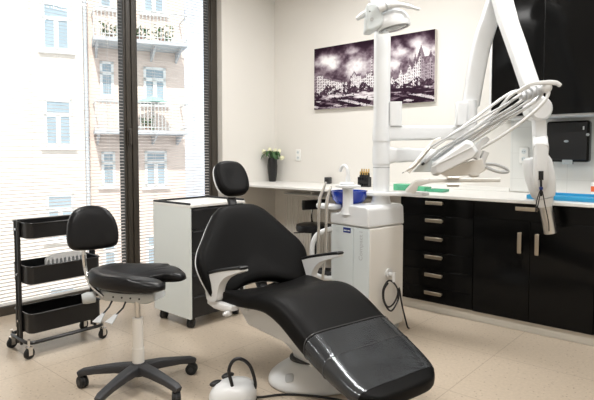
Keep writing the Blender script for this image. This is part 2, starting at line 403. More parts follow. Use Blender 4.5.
# ================================================================ PICTURES
def vnoise(seed):
    rnd = random.Random(seed); tab = [[rnd.random() for _ in range(64)] for _ in range(64)]
    def n(x, y):
        xi, yi = math.floor(x), math.floor(y); fx, fy = x-xi, y-yi; fx = fx*fx*(3-2*fx); fy = fy*fy*(3-2*fy)
        g = lambda a, b: tab[a % 64][b % 64]
        return (g(xi,yi)*(1-fx)+g(xi+1,yi)*fx)*(1-fy)+(g(xi,yi+1)*(1-fx)+g(xi+1,yi+1)*fx)*fy
    def f(x, y, o=5):
        s, a, t = 0, .5, 0
        for k in range(o): s += a*n(x, y); t += a; x *= 2.03; y *= 2.03; a *= .52
        return s/t
    return f
nz = vnoise(11)
def sstep(a, b, x):
    t = max(0, min(1, (x-a)/(b-a))); return t*t*(3-2*t)
def city(u, v, kind, asp):
    x = u*asp
    o = 3.7 if kind == 0 else 9.1
    cl = nz(x*4.2+o, v*5.6+o, 6); fine = nz(x*11+o, v*13+o, 4)
    blobs = ((.22, .80, .17), (.34, .70, .15), (.62, .89, .12), (.70, .60, .34), (.95, .56, .2)) if kind == 0 else ((.80, .70, .20), (.40, .72, .22), (.95, .56, .25), (.2, .58, .24), (.6, .86, .14))
    w = max(math.exp(-(((x-bx*asp)/(br*1.05))**2+((v-by)/(br*.62))**2)) for bx, by, br in blobs)
    g = .07 + .93*sstep(.30, .80, cl*.62+w*.36+fine*.24-.09)
    g *= .30+.70*sstep(1.02, .80, v)
    if kind == 0:                                        # rooflines
        if u < .15: top = .585-.05*u
        elif u < .47: top = .535-.34*(u-.15)
        elif u < .60: top = .41+.03*(int(u*40) % 2)
        else: top = .44+.14*(u-.60)+.05*(1 if int(u*13) % 2 else 0)
        if abs(u-.925) < .011 and v < .78-(abs(u-.925)*6): top = .78
        if abs(u-.66) < .05: top = max(top, .56-abs(u-.66)*1.6)
        gr = .24
    else:
        top = .33+.42*u if u < .70 else .655-.06*(u-.7)
        for pu, ph, sl in ((.76, .82, 2.6), (.56, .66, 2.2), (.40, .60, 2.4), (.24, .52, 2.4), (.93, .73, 2.6), (.66, .70, 3.0)): top = max(top, ph-sl*abs(u-pu))
        if u < .07: top = .35
        gr = .24
    if gr-.02 <= v < top:
        side = (u > .76 and kind == 1) or (u < .045 and kind == 0)
        roofd = .035 if kind == 0 else .10
        light = (.95 if not side else .60)-.22*nz(x*5, v*5, 3)
        if v > top-roofd: g = .14+.30*nz(x*34, v*34, 2)
        else:
            g = light
            n_ = 34 if kind == 0 else 30
            cx = (u*n_) % 1; cy = (v*24+u*(2.4 if kind == 0 else -2)) % 1
            if .28 < cx < .68 and .25 < cy < .80: g = .10
            if cy < .10: g *= .62
    bumps = ((.24, .07, .12), (.33, .05, .08), (.50, .05, .10), (.60, .08, .12), (.80, .07, .09)) if kind == 0 else ((.10, .09, .16), (.30, .05, .06), (.70, .10, .09), (.9, .07, .05))
    tr = gr+.02+.05*nz(x*14+5, 1.5, 3)+max(h*math.exp(-((u-c)/wd)**2) for c, wd, h in bumps)
    if gr-.04 < v < tr and nz(x*26, v*26, 3) > .37: g = .03+.30*nz(x*50, v*50, 2)**2
    if v < gr-.01:
        p = nz(x*3.4+v*5, v*22+o, 4); q = nz(x*15, v*46, 3)
        g = .05+.80*sstep(.42, .66, p*.7+q*.32)
        if v < .13:
            band = (x*2.2+v*9) % 1; g = (.85 if .25 < band < .62 else .05)*(.6+.5*q) if nz(x*3, v*12, 2) > .40 else g*.5
        if nz(x*44, v*30, 2) > .74: g = .03
    g = max(0, min(1, g))
    return (.010+.88*g**1.30, .003+.875*g**1.50, .009+.875*g**1.36)
def canvas_print(label, x0, x1, z0, z1, kind):
    t = thing('canvas_print', label, 'picture', ((x0+x1)/2, 0, z0), 0)
    obj('stretcher', B(x0, x1, -.036, -.001, z0, z1), 'canvas', t, world=True)
    nx = int((x1-x0)/.0055); ny = int((z1-z0)/.0055); vs, fs, cols = [], [], []
    for j in range(ny+1):
        for i in range(nx+1): vs.append((x0+(x1-x0)*i/nx, -.0365, z0+(z1-z0)*j/ny))
    for j in range(ny):
        for i in range(nx):
            a = j*(nx+1)+i; fs.append((a, a+1, a+nx+2, a+nx+1)); cols.append(city((i+.5)/nx, (j+.5)/ny, kind, (x1-x0)/(z1-z0)))
    m = MB(); m.v = vs; m.f = fs
    mt = bpy.data.materials.new('printed canvas'); mt.use_nodes = True; nt = mt.node_tree; b = nt.nodes['Principled BSDF']; b.inputs['Roughness'].default_value = .7; b.inputs['Specular IOR Level'].default_value = .08
    at_ = nt.nodes.new('ShaderNodeVertexColor'); at_.layer_name = 'ink'; nt.links.new(at_.outputs['Color'], b.inputs['Base Color'])
    o = obj('print', m, mt, t, world=True)
    ca = o.data.color_attributes.new('ink', 'FLOAT_COLOR', 'CORNER')
    # faces may be flipped but keep their order
    k = 0
    for p in o.data.polygons:
        for li in p.loop_indices: ca.data[li].color = (*cols[p.index], 1)
canvas_print('wide black and white canvas of a town square left of the white pole', .595, 1.35, 1.645, 2.264, 0)
canvas_print('narrower black and white canvas of a gabled corner building, right of the white pole', 1.385, 1.937, 1.645, 2.264, 1)

# ================================================================ WORKTOP AND CABINETS
CF = -.70
obj_ = obj('worktop', B(.001, 4.4, CF, -.001, .868, .89), 'counter', bevel=.003)
tag(obj_, 'long white worktop running along the whole back wall', 'worktop')
up_ = obj('worktop_upstand', B(1.35, 2.58, -.012, -.001, .8905, .925), 'counter', bevel=.002); tag(up_, 'thin white upstand strip at the back of the worktop', 'upstand')
def carcass(x0, x1, z0, z1, yb, yf, m='blackcab'):
    return B(x0+.002, x1-.002, yf, yb, z0, z1)
DF = -.668
def handle(parent, c, horizontal, L=.135):
    m = MB(); c = Vector(c)
    if horizontal: m.box(c.x-L/2, c.x+L/2, DF-.028, DF-.020, c.z-.013, c.z+.013).box(c.x-L/2, c.x-L/2+.012, DF-.02, DF, c.z-.008, c.z+.008).box(c.x+L/2-.012, c.x+L/2, DF-.02, DF, c.z-.008, c.z+.008)
    else: m.box(c.x-.013, c.x+.013, DF-.028, DF-.020, c.z-L/2, c.z+L/2).box(c.x-.008, c.x+.008, DF-.02, DF, c.z-L/2, c.z-L/2+.012).box(c.x-.008, c.x+.008, DF-.02, DF, c.z+L/2-.012, c.z+L/2)
    obj('handle', m, 'brushed', parent, bevel=.003, world=True)
dc = thing('drawer_cabinet', 'glossy black base cabinet of six stacked drawers under the worktop', 'cabinet', (2.27, -.33, 0))
obj('carcass', carcass(1.98, 2.566, .075, .867, -.02, -.648), 'blackcab', dc, world=True)
zs = [.864, .733, .597, .461, .325, .189, .078]
for k in range(6):
    d = obj('drawer', B(1.984, 2.563, DF, -.649, zs[k+1]+.003, zs[k]-.001), 'blackgl', dc, bevel=.0015, world=True)
    handle(d, (2.272, DF, zs[k]-.034), True)
obj('plinth', B(1.985, 2.566, -.635, -.6, .0, .074), 'kick', dc, world=True)
bc = thing('base_cabinet', 'glossy black base cabinet with one wide drawer over two doors', 'cabinet', (2.95, -.33, 0))
obj('carcass', carcass(2.566, 3.335, .075, .867, -.02, -.648), 'blackcab', bc, world=True)
d = obj('drawer', B(2.569, 3.332, DF, -.649, .752, .863), 'blackgl', bc, bevel=.0015, world=True); handle(d, (2.93, DF, .832), True, .14)
d = obj('door', B(2.569, 2.9485, DF, -.649, .078, .748), 'blackgl', bc, bevel=.0015, world=True); handle(d, (2.890, DF, .604), False, .14)
d = obj('door', B(2.9515, 3.332, DF, -.649, .078, .748), 'blackgl', bc, bevel=.0015, world=True); handle(d, (3.000, DF, .604), False, .14)
obj('plinth', B(2.566, 3.335, -.635, -.6, .0, .074), 'kick', bc, world=True)
ec = thing('base_cabinet', 'glossy black base cabinet at the right edge of the picture', 'cabinet', (3.85, -.33, 0))
obj('carcass', carcass(3.335, 4.395, .075, .867, -.02, -.648), 'blackcab', ec, world=True)
for x0, x1 in ((3.338, 3.86), (3.866, 4.392)): d = obj('door', B(x0, x1, DF, -.649, .078, .863), 'blackgl', ec, bevel=.0015, world=True); handle(d, (x1-.05 if x0 < 3.5 else x0+.05, DF, .7), False, .14)
obj('plinth', B(3.335, 4.395, -.635, -.6, .0, .074), 'kick', ec, world=True)
# wall cabinets
UF, UB, UT = -.35, 1.455, 2.55
for x0, x1, hx, label in ((2.553, 2.917, None, 'black gloss wall cabinet beside the white arm, nearest the pictures'), (2.917, 3.62, 2.95, 'wider black gloss wall cabinet above the black towel dispenser')):
    c = thing('wall_cabinet', label, 'cabinet', ((x0+x1)/2, -.17, UB))
    obj('carcass', B(x0, x1-.001, UF+.021, -.013, UB, UT), 'whitem', c, world=True)
    if not hx: obj('side_panel', B(x0-.017, x0-.001, UF, -.013, UB, UT), 'whitem', c, world=True)
    dr = obj('door', B(x0+.002, x1-.003, UF, UF+.02, UB+.012, UT), 'blackgl', c, world=True, bevel=.0015)
    if hx: obj('handle', MB().box(hx-.009, hx+.009, UF-.026, UF-.018, 1.535, 1.615).box(hx-.006, hx+.006, UF-.018, UF, 1.535, 1.547).box(hx-.006, hx+.006, UF-.018, UF, 1.603, 1.615), 'brushed', dr, world=True, bevel=.002)
# towel dispenser
td = thing('towel_dispenser', 'black paper towel dispenser on the tiled wall under the wall cabinet', 'dispenser', (3.01, -.014, 1.13))
obj('casing', B(2.872, 3.158, -.10, -.013, 1.135, 1.432), 'blackgl', td, world=True, bevel=.018, seg=4)
obj('front_cover', B(2.885, 3.145, -.108, -.100, 1.15, 1.42), 'black', td, world=True, bevel=.006)
obj('towel', B(2.985, 3.055, -.106, -.06, 1.118, 1.165), 'greyp', td, world=True, bevel=.008, label='grey paper end poking out of the slot')
obj('badge', MB().ball((3.012, -.1085, 1.285), (.016, .002, .009)), 'lettergrey', td, world=True)
obj('viewing_slot', B(3.118, 3.128, -.1095, -.107, 1.365, 1.39), 'socket', td, world=True)
obj('lock', MB().cyl((3.15, -.10, 1.33), (3.15, -.112, 1.33), .01), 'greyp', td, world=True)
def socket(name, label, x, z, y=-.001, n=2):
    t = thing(name, label, 'socket', (x, y, z-.06))
    obj('plate', B(x-.034, x+.034, y-.012, y, z-.062, z+.062), 'socket', t, world=True, bevel=.004)
    for k in range(n):
        zz = z+.029*(1 if k == 0 else -1)
        w = obj('socket_well', MB().cyl((x, y-.0135, zz), (x, y-.011, zz), .018), 'bluegrey', t, world=True)
        obj('pin_hole', MB().box(x-.009, x-.005, y-.0145, y-.013, zz-.003, zz+.003).box(x+.005, x+.009, y-.0145, y-.013, zz-.003, zz+.003), 'hole', w, world=True)
socket('wall_socket', 'white double wall socket on the cream wall right of the flower vase', .352, 1.178)
socket('wall_socket', 'white double wall socket on the tiles left of the towel dispenser', 2.69, 1.182, -.013)
# radiator under the desk part
rd = thing('radiator', 'white ribbed panel radiator on the wall under the worktop', 'radiator', (.75, -.08, .12))
obj('panel', B(.23, 1.35, -.105, -.045, .14, .762), 'radiator', rd, world=True, bevel=.006)
rb = MB(); x = .255
while x < 1.33: rb.box(x, x+.018, -.113, -.104, .17, .735); x += .034
obj('ribs', rb, 'radiator', rd, world=True, bevel=.003)
obj('top_grille', B(.23, 1.35, -.10, -.05, .762, .772), 'greyp', rd, world=True)
for x in (.35, 1.2): obj('wall_bracket', B(x, x+.03, -.05, -.001, .2, .7), 'radiator', rd, world=True)
obj('valve', MB().cyl((.6, -.075, .772), (.6, -.075, .80), .018), 'socket', rd, world=True)

# ================================================================ THINGS ON THE WORKTOP
CZ = .89
vx, vy = on_y(272.5, 180, -.14).x, -.14
vs_ = obj('flower_vase', MB().lathe([(.034, 0), (.040, .01), (.050, .09), (.055, .17), (.050, .235), (.044, .255), (.038, .25), (.036, .2)], n=10), 'vase', bevel=0)
vs_.location = (vx, vy, CZ+.0005); tag(vs_, 'tall black faceted vase on the worktop in the corner', 'vase')
rnd = random.Random(5)
def tulip(dx, dy, h, lean, label):
    t = thing('tulip', label, 'flower', (vx, vy, CZ+.03))
    a = math.atan2(dy, dx) if (dx or dy) else 0; tip = Vector((dx, dy, h))
    obj('stem', MB().tube(smooth_path([(dx*.12, dy*.12, 0), (dx*.25, dy*.25, .2), tip*1.0]), .0035, 6), 'leaf', t)
    ax3 = (tip-Vector((dx*.3, dy*.3, .2))).normalized(); u = ax3.orthogonal().normalized(); w = ax3.cross(u); m = MB()
    for k in range(6):
        b = 2*PI*k/6; d = u*math.cos(b)+w*math.sin(b); s2 = ax3.cross(d)
        rs = [tip, tip+ax3*.012+d*.016, tip+ax3*.032+d*.021, tip+ax3*.058+d*.010]
        wd = [.004, .014, .013, .002]
        for i in range(3): m.add([rs[i]-s2*wd[i], rs[i]+s2*wd[i], rs[i+1]+s2*wd[i+1], rs[i+1]-s2*wd[i+1]], [(0,1,2,3)])
    m.ball(tip+ax3*.025, (.019, .019, .028), 10, 8, (u, w, ax3))
    obj('bloom', m, 'petal', t)
    for k in range(3):
        lf = MB(); b = a+rnd.uniform(-1.5, 1.5); d = Vector((math.cos(b), math.sin(b), 0)); s2 = Vector((-d.y, d.x, 0))
        L = rnd.uniform(.06, .11); hh = rnd.uniform(-.01, .03); p = [d*.015+UP*.20, d*(L*.5)+UP*(.265+hh), d*L*.95+UP*(.27+hh), d*(L+.03)+UP*(.215+hh)]
        q = smooth_path(p, 4); n = len(q); rs = []
        for i in range(n):
            w0 = .001+.019*math.sin(PI*(i+.4)/(n+.3)); rs.append([q[i]-s2*w0, q[i]-UP*.002, q[i]+s2*w0, q[i]+UP*.002])
        obj('leaf', lf.rings(rs), 'leaf', t)
tulip(-.065, -.035, .27, 0, 'cream tulip leaning furthest left in the black vase')
tulip(-.018, -.015, .285, 0, 'cream tulip standing nearly upright left of centre in the vase')
tulip(.02, .01, .275, 0, 'cream tulip standing upright right of centre in the vase')
tulip(.05, .03, .272, 0, 'cream tulip leaning right in the black vase')
tulip(.09, .02, .22, 0, 'cream tulip drooping lowest on the right of the black vase')
p = on_z(328, 181.5, CZ); p = at(328, 181, 5.2); cy = -.07; cx = on_y(328, 180, cy).x
cb = thing('desk_box', 'small black cube standing alone on the worktop right of the vase', 'box', (cx, cy, CZ), .3)
obj('casing', B(-.030, .030, -.030, .030, .001, .066), 'dgrey', cb, bevel=.005); obj('front_dial', MB().cyl((0, -.0302, .035), (0, -.034, .035), .016), 'black', cb)
# vial rack
vy2 = -.22; vx2 = on_y(364.5, 180, vy2).x
vr = thing('vial_rack', 'black rack of small vials on the worktop left of the pole', 'rack', (vx2, vy2, CZ), math.radians(5))
rk = MB().box(-.055, .055, -.03, .03, .001, .012).box(-.055, .055, -.03, .03, .082, .09).box(-.055, -.05, -.03, .03, .001, .09).box(.05, .055, -.03, .03, .001, .09).box(-.055, .055, .026, .03, .001, .09).box(-.055, .055, -.03, -.027, .03, .06)
obj('shell', rk, 'black', vr, bevel=.001)
for i in range(4):
    for j in range(2):
        x, y = -.036+.024*i, -.014+.028*j; h = .125+.012*((i*3+j*5) % 3)
        w = Matrix.LocRotScale(vr.location, vr.rotation_euler, None) @ Vector((x, y, .0125))
        vt = thing('vial', 'slim dark vial with a gold cap standing in the black rack', 'vial', w, 0, 'vials in the black rack')
        obj('glass_body', MB().lathe([(.0095, 0), (.0095, h*.7), (.006, h*.78)], n=12), 'black', vt); obj('cap', MB().lathe([(.0065, h*.78), (.0065, h), (.004, h+.004)], n=10), 'gold', vt)
# green boxes
def greenbox(label, pxa, pxb, y, h, m, lid):
    xa, xb = on_y(pxa, 185, y).x, on_y(pxb, 185, y).x
    t = thing('instrument_tray', label, 'tray', ((xa+xb)/2, y, CZ)); w = (xb-xa)/2
    tr = MB().box(-w, w, -.06, .06, .001, .006)
    tr.box(-w, w, -.06, -.056, .006, h).box(-w, w, .056, .06, .006, h).box(-w, -w+.004, -.056, .056, .006, h).box(w-.004, w, -.056, .056, .006, h)
    obj('tub', tr, m, t, bevel=.002)
    if lid: obj('lid', B(-w-.002, w+.002, -.062, .062, h+.0005, h+.006), 'green', t, bevel=.002); obj('grip', B(-.03, .03, -.066, -.060, h-.02, h+.003), 'greend', t, bevel=.002)
    for k in range(3): obj('clip', B(-w+.03+k*(2*w-.07)/2, -w+.042+k*(2*w-.07)/2, -.0635, -.06, .01, h-.008), 'greend', t)
greenbox('mint green lidded box on the worktop just right of the pole', 397, 412, -.38, .048, 'green', True)
greenbox('long mint green open tray on the worktop under the instruments', 413, 428, -.38, .036, 'green', False)
greenbox('dark green tray on the worktop, right end of the green row', 430, 446, -.36, .022, 'greend', False)
# blue tray
bt = thing('plastic_tray', 'bright blue shallow tray on the worktop under the towel dispenser', 'tray', (3.17, -.42, CZ), math.radians(-3))
trm = MB().box(-.27, .30, -.17, .17, .001, .008).box(-.27, .30, -.17, -.162, .008, .03).box(-.27, .30, .162, .17, .008, .03).box(-.27, -.262, -.162, .162, .008, .03).box(.292, .30, -.162, .162, .008, .03)
obj('tub', trm, 'blue', bt, bevel=.003); obj('liner', B(-.255, .285, -.155, .155, .0085, .013), 'blue', bt, bevel=.002)
rx = on_y(594.5, 186, -.12).x
rbx = thing('medicine_box', 'white and orange printed box at the right end of the worktop', 'box', (rx+.03, -.12, CZ))
obj('carton', B(-.045, .06, -.03, .03, .001, .105), 'socket', rbx, bevel=.002); obj('printed_band', B(-.0455, .0605, -.0306, .0306, .04, .078), 'red', rbx)

# ================================================================ DRAWER TROLLEY BY THE WINDOW
mc = thing('drawer_trolley', 'pale mobile drawer unit with black drawers by the window', 'cabinet', (1.0, -1.85, 0))
x0, x1, y0, y1, zb, zt = .79, 1.213, -2.105, -1.60, .073, .85
obj('body', MB().box(x0, x1-.02, y0, y0+.018, zb, zt-.018).box(x0, x1-.02, y1-.018, y1, zb, zt-.018).box(x0, x0+.018, y0+.018, y1-.018, zb, zt-.018).box(x0+.018, x1-.02, y0+.018, y1-.018, zb, zb+.018), 'cabside', mc, world=True)
for ya in (y0, y1-.016): obj('front_edge', MB().box(x1-.02, x1-.001, ya, ya+.016, zb, zt-.018), 'cabside', mc, world=True)
obj('top_plate', B(x0, x1+.002, y0-.001, y1+.001, zt-.018, zt), 'counter', mc, world=True, bevel=.002)
obj('rim', MB().box(x0, x1-.004, y0, y0+.016, zt, zt+.014).box(x0, x0+.016, y0+.016, y1-.016, zt, zt+.014).box(x0, x1-.004, y1-.016, y1, zt, zt+.014), 'black', mc, world=True, bevel=.003)
nz_ = 5
for k in range(nz_):
    a = zb+.004+k*(zt-.022-zb-.004)/nz_; b = a+(zt-.022-zb-.004)/nz_-.004
    d = obj('drawer', B(x1-.019, x1, y0+.018, y1-.018, a, b), 'black', mc, world=True, bevel=.001)
    obj('grip', B(x1, x1+.006, y0+.03, y1-.03, b-.012, b-.004), 'dgrey', d, world=True)
def caster(parent, c, rad, wid, ang, mw='rubber', mh='dgrey', twin=True, stem=.03, hub='greyp'):
    c = Vector(c); ax = Vector((math.cos(ang), math.sin(ang), 0)); m = MB()
    for s in ((-1, 1) if twin else (0,)):
        o = c+ax*(wid*.55*s); h = wid*.42 if twin else wid*.5
        m.tube([o-ax*h, o-ax*h*.8, o+ax*h*.8, o+ax*h], [rad*.86, rad, rad, rad*.86], 20)
    w = obj('caster_wheel', m, mw, parent, world=True)
    f = Vector((-ax.y, ax.x, 0)); hb = MB()
    if twin:
        hb.cyl(c-ax*wid*.14, c+ax*wid*.14, rad*.93).cyl(c+f*0.0+UP*rad*.5, c+UP*(rad+stem), rad*.3, n=12)
    else:
        for s in (-1, 1): hb.obox(c+ax*s*wid*.75+UP*rad*.45, (wid*.2, rad*.8, rad*1.5), (ax, f, UP))
        hb.obox(c+UP*(rad*1.2), (wid*1.7, rad*.9, rad*.15), (ax, f, UP)).cyl(c+UP*rad*1.1, c+UP*(rad+stem), rad*.25, n=10)
    obj('fork', hb, mh, w, world=True)
    for s in (-1, 1):
        obj('hub_cap', MB().cyl(c+ax*s*wid*.92, c+ax*s*wid*1.02, rad*.45), hub, w, world=True) if twin else None
for x, y in ((.845, -2.06), (1.16, -2.06), (.845, -1.65), (1.16, -1.65)): caster(mc, (x, y, .034), .034, .022, .55, stem=.006, hub='dgrey')

# ================================================================ BLACK THREE-TIER TROLLEY
tt = thing('utility_trolley', 'black steel three-tier rolling trolley in front of the window', 'trolley', (.785, -2.80, 0))
TX0, TX1, TY0, TY1 = .665, .905, -3.02, -2.575
def rrect(x0, x1, y0, y1, r, n=5):
    out = []
    for cx, cy, a in ((x1-r, y1-r, 0), (x0+r, y1-r, PI/2), (x0+r, y0+r, PI), (x1-r, y0+r, 3*PI/2)):
        for k in range(n+1): b = a+PI/2*k/n; out.append((cx+r*math.cos(b), cy+r*math.sin(b)))
    return out
def tray(z0, z1):
    o = rrect(TX0, TX1, TY0, TY1, .035); i = rrect(TX0+.005, TX1-.005, TY0+.005, TY1-.005, .031)
    m = MB().rings([[(x, y, z0+.004) for x, y in i], [(x, y, z1) for x, y in i], [(x, y, z1+.003) for x, y in [((a[0]+b[0])/2, (a[1]+b[1])/2) for a, b in zip(o, i)]], [(x, y, z1) for x, y in o], [(x, y, z0) for x, y in o]])
    return m
for z0, z1 in ((.702, .79), (.432, .535), (.142, .255)):
    t_ = obj('tray', tray(z0, z1), 'blackst', tt, world=True)
    obj('rim_wire', MB().tube([(x, y, z1) for x, y in rrect(TX0-.001, TX1+.001, TY0-.001, TY1+.001, .036)], .0042, 6, closed=True), 'blackst', t_, world=True)
pc = (TX0+TX1)/2-.01
for y, s in ((TY0-.009, -1), (TY1+.009, 1)):
    po = obj('post', MB().cyl((pc-.022, y, .06), (pc-.022, y, .80), .009, n=10).cyl((pc+.022, y, .06), (pc+.022, y, .80), .009, n=10).box(pc-.022, pc+.022, y-.003, y+.003, .06, .80), 'blackst', tt, world=True)
    for z in (.75, .48, .2): obj('bolt', MB().cyl((pc, y, z), (pc, y+s*.012, z), .008, n=10), 'chrome', po, world=True)
obj('foot_frame', MB().tube([(x, y, .092) for x, y in rrect(.635, .915, -3.035, -2.56, .05)], .011, 8, closed=True), 'blackst', tt, world=True)
for x, y in ((.64, -3.025), (.905, -3.03), (.905, -2.57), (.64, -2.565)): caster(tt, (x, y, .032), .032, .018, .25, twin=False, mh='chrome', stem=.05)
# white perforated arch lying in the middle tray
ay = (TY0+TY1)/2-.03
ar = MB(); pl = []
for k in range(13): a = PI*k/12; pl.append((.105*math.cos(a), .03+.034*math.sin(a)**.8))
for k in range(11):                                     # scalloped lower edge
    u = -.105+.021*k
    pl.append((u, .0)); 
    if k < 10:
        pl += [(u+.004, .0), (u+.006, .028), (u+.0105, .036), (u+.015, .028), (u+.017, .0)]
wa = thing('perforated_holder', 'white arched plastic holder with a row of notches in the middle black tray', 'holder', (.80, ay+.06, .437))
obj('arch', MB().prism(pl, lambda u, v, t: (t*.03+.02, u*1.2, .083+v)).box(.02, .05, -.126, .126, .0, .085), 'whitem', wa, bevel=.002)

# ================================================================ SADDLE STOOL
SX, SY = 1.717, -2.8175
sh = math.radians(26)
st = thing('saddle_stool', 'black saddle stool with a swivelled backrest on a five-star base in front of the window', 'stool', (SX, SY, 0), sh)
hub = MB().lathe([(.05, .075), (.055, .085), (.05, .125), (.034, .135), (.028, .135)], n=24)
obj('base_hub', hub, 'dgrey', st)
leg_targets = [(86, 383), (102, 402), (174, 393), (193, 366), (146, 357)]
cpos = []
for px, py in leg_targets:
    wpt = on_z(px, py+1, .03); v = Vector((wpt.x-SX, wpt.y-SY, 0)); cpos.append(math.atan2(v.y, v.x))
base0 = cpos[0]
angs = [math.atan2(sum(math.sin(c-k2) for c, k2 in zip(cpos, [0, 2*PI/5, 4*PI/5, 6*PI/5, 8*PI/5])), sum(math.cos(c-k2) for c, k2 in zip(cpos, [0, 2*PI/5, 4*PI/5, 6*PI/5, 8*PI/5])))+2*PI/5*k for k in range(5)]
for a in angs:
    d = Vector((math.cos(a), math.sin(a), 0)); sd = Vector((-d.y, d.x, 0)); o = Vector((SX, SY, 0))
    pts = [o+d*.03+UP*.105, o+d*.12+UP*.103, o+d*.22+UP*.092, o+d*.285+UP*.081, o+d*.308+UP*.072]
    lg = obj('leg', MB().beam(pts, [(.052, .062), (.044, .056), (.036, .046), (.034, .042), (.028, .036)], sd), 'dgrey', st, world=True)
    caster(lg, o+d*.290+UP*.030, .030, .021, a+.9, stem=.02, hub='dgrey')
obj('column_cover', MB().cyl((0, 0, .12), (0, 0, .21), .030, n=24).cyl((0, 0, .21), (0, 0, .365), .0265, n=24), 'creamp', st)
obj('gas_lift', MB().cyl((0, 0, .34), (0, 0, .45), .0145), 'tubest', st)
mech = obj('mechanism', MB().beam([(-.225, .06, .462), (-.18, .06, .465), (.05, .06, .465), (.09, .06, .475)], [(.05, .12), (.062, .15), (.062, .15), (.045, .12)], (0, 1, 0)), 'greyp', st)
kc = at(83, 298, 2.70)
obj('tension_knob', MB().tube([at(95, 297, 2.70), at(87, 298, 2.68), at(82, 299, 2.67)], [.028, .03, .024], 18), 'greyp', st, world=True)
for (a1, b1), (a2, b2), (a3, b3) in (((112, 301), (109, 307), (103, 314)), ((126, 301), (123, 308), (116, 315))):
    A_, B_, C_ = at(a1, b1, 2.65), at(a2, b2, 2.62), at(a3, b3, 2.58)
    lv = obj('lever', MB().tube([A_, B_, C_], .0045, 8), 'dgrey', st, world=True)
    dr = (C_-B_).normalized(); E_ = C_+dr*.02
    sdv = (RT*.9-dr*(RT*.9).dot(dr)).normalized(); nn = dr.cross(sdv)
    obj('paddle', MB().prism([(-.008, -.006), (.008, -.006), (.024, .055), (-.018, .06)], lambda u, v, t: C_+dr*v+sdv*u+nn*(t-.5)*.006), 'hose', lv, world=True, bevel=.001)
for k in range(4): obj('screw', MB().cyl((-.13+.05*k, -.014, .465), (-.13+.05*k, -.0175, .465), .005, n=10), 'dgrey', mech)
# saddle cushion
def saddle():
    outl = [(-.275, 0), (-.255, .085), (-.18, .150), (-.08, .185), (.02, .200), (.11, .195), (.18, .160), (.205, .115), (.185, .075), (.11, .045), (.045, .0)]
    full = outl+[(x, -y) for x, y in reversed(outl[1:-1])]
    lp = smooth_loop(full, 6); cx, cy = -.06, 0
    def rad_ring(s, top):
        r = []
        for p in lp:
            x, y = cx+(p.x-cx)*s, cy+(p.y-cy)*s
            r.append((x, y, top(x, y)))
        return r
    zt = lambda x, y: .560 + .018*(abs(y)/.19)**1.5*(1 if x < .06 else .5) - .022*math.exp(-((y/.055)**2))*sstep(-.26, .05, x) + .020*sstep(-.12, -.27, x) - .018*sstep(.08, .21, x)
    ctr = Vector((cx, cy, zt(cx, cy)))
    m = MB(); rs = []
    rs.append(rad_ring(.80, lambda x, y: .505)); rs.append(rad_ring(.95, lambda x, y: .505+.05*0))
    rs.append(rad_ring(.985, lambda x, y: .514)); rs.append(rad_ring(1.0, lambda x, y: zt(x, y)-.034))
    rs.append(rad_ring(.985, lambda x, y: zt(x, y)-.016)); rs.append(rad_ring(.94, lambda x, y: zt(x, y)-.004))
    for s in (.86, .72, .55, .38, .2, .05): rs.append(rad_ring(s, zt))
    return m.rings(rs)
def shift_y(m, dy):
    m.v = [(x-.045, y+dy, z+.010) for x, y, z in m.v]; return m
obj('seat', shift_y(saddle(), .10), 'leathers', st, sharp=180)
obj('seat_pan', MB().rings([[(-.08+.17*math.cos(2*PI*k/24), .10+.13*math.sin(2*PI*k/24), z) for k in range(24)] for z in (.490, .517)]), 'black', st)
# backrest: cushion, shell, bar
bctr = at(92, 229, 2.80); lat = (F0*.55+RT*.835).normalized(); nrm = Vector((lat.y, -lat.x, 0)).normalized()
if nrm.dot(F0) > 0: nrm = -nrm
tiltv = (UP*.97 - nrm*.22).normalized(); fr_n = lat.cross(tiltv); fr_n = fr_n if fr_n.dot(nrm) > 0 else -fr_n
def back_pt(u, v, o):
    w_ = -.10*(u*u)/.03*.28
    return bctr + lat*u + tiltv*v + fr_n*(o + .9*u*u)
outl = smooth_loop([(-.128, .0), (-.115, .06), (-.08, .108), (-.01, .128), (.065, .112), (.108, .065), (.128, .005), (.130, -.06), (.112, -.100), (.05, -.110), (-.05, -.110), (-.108, -.100), (-.130, -.06)], 4)
def cushion(scales): return MB().rings([[back_pt(p.x*s, p.y*s, o) for p in outl] for s, o in scales])
obj('backrest', cushion([(.3, -.018), (.9, -.018), (.98, -.012), (1.0, .0), (.98, .016), (.93, .026), (.8, .032), (.5, .036), (.1, .037)]), 'leathers', st, world=True, sharp=180)
obj('backrest_shell', cushion([(.3, -.026), (.94, -.026), (.985, -.017), (.96, -.013)]), 'dgrey', st, world=True)
e0 = back_pt(-.04, -.05, -.028); e1 = back_pt(-.045, -.12, -.03)
obj('back_bar', MB().tube(smooth_path([e0, e1, at(86, 272, 2.78), at(92, 286, 2.72), at(104, 297, 2.68)], 5), .0105, 10), 'chrome', st, world=True)

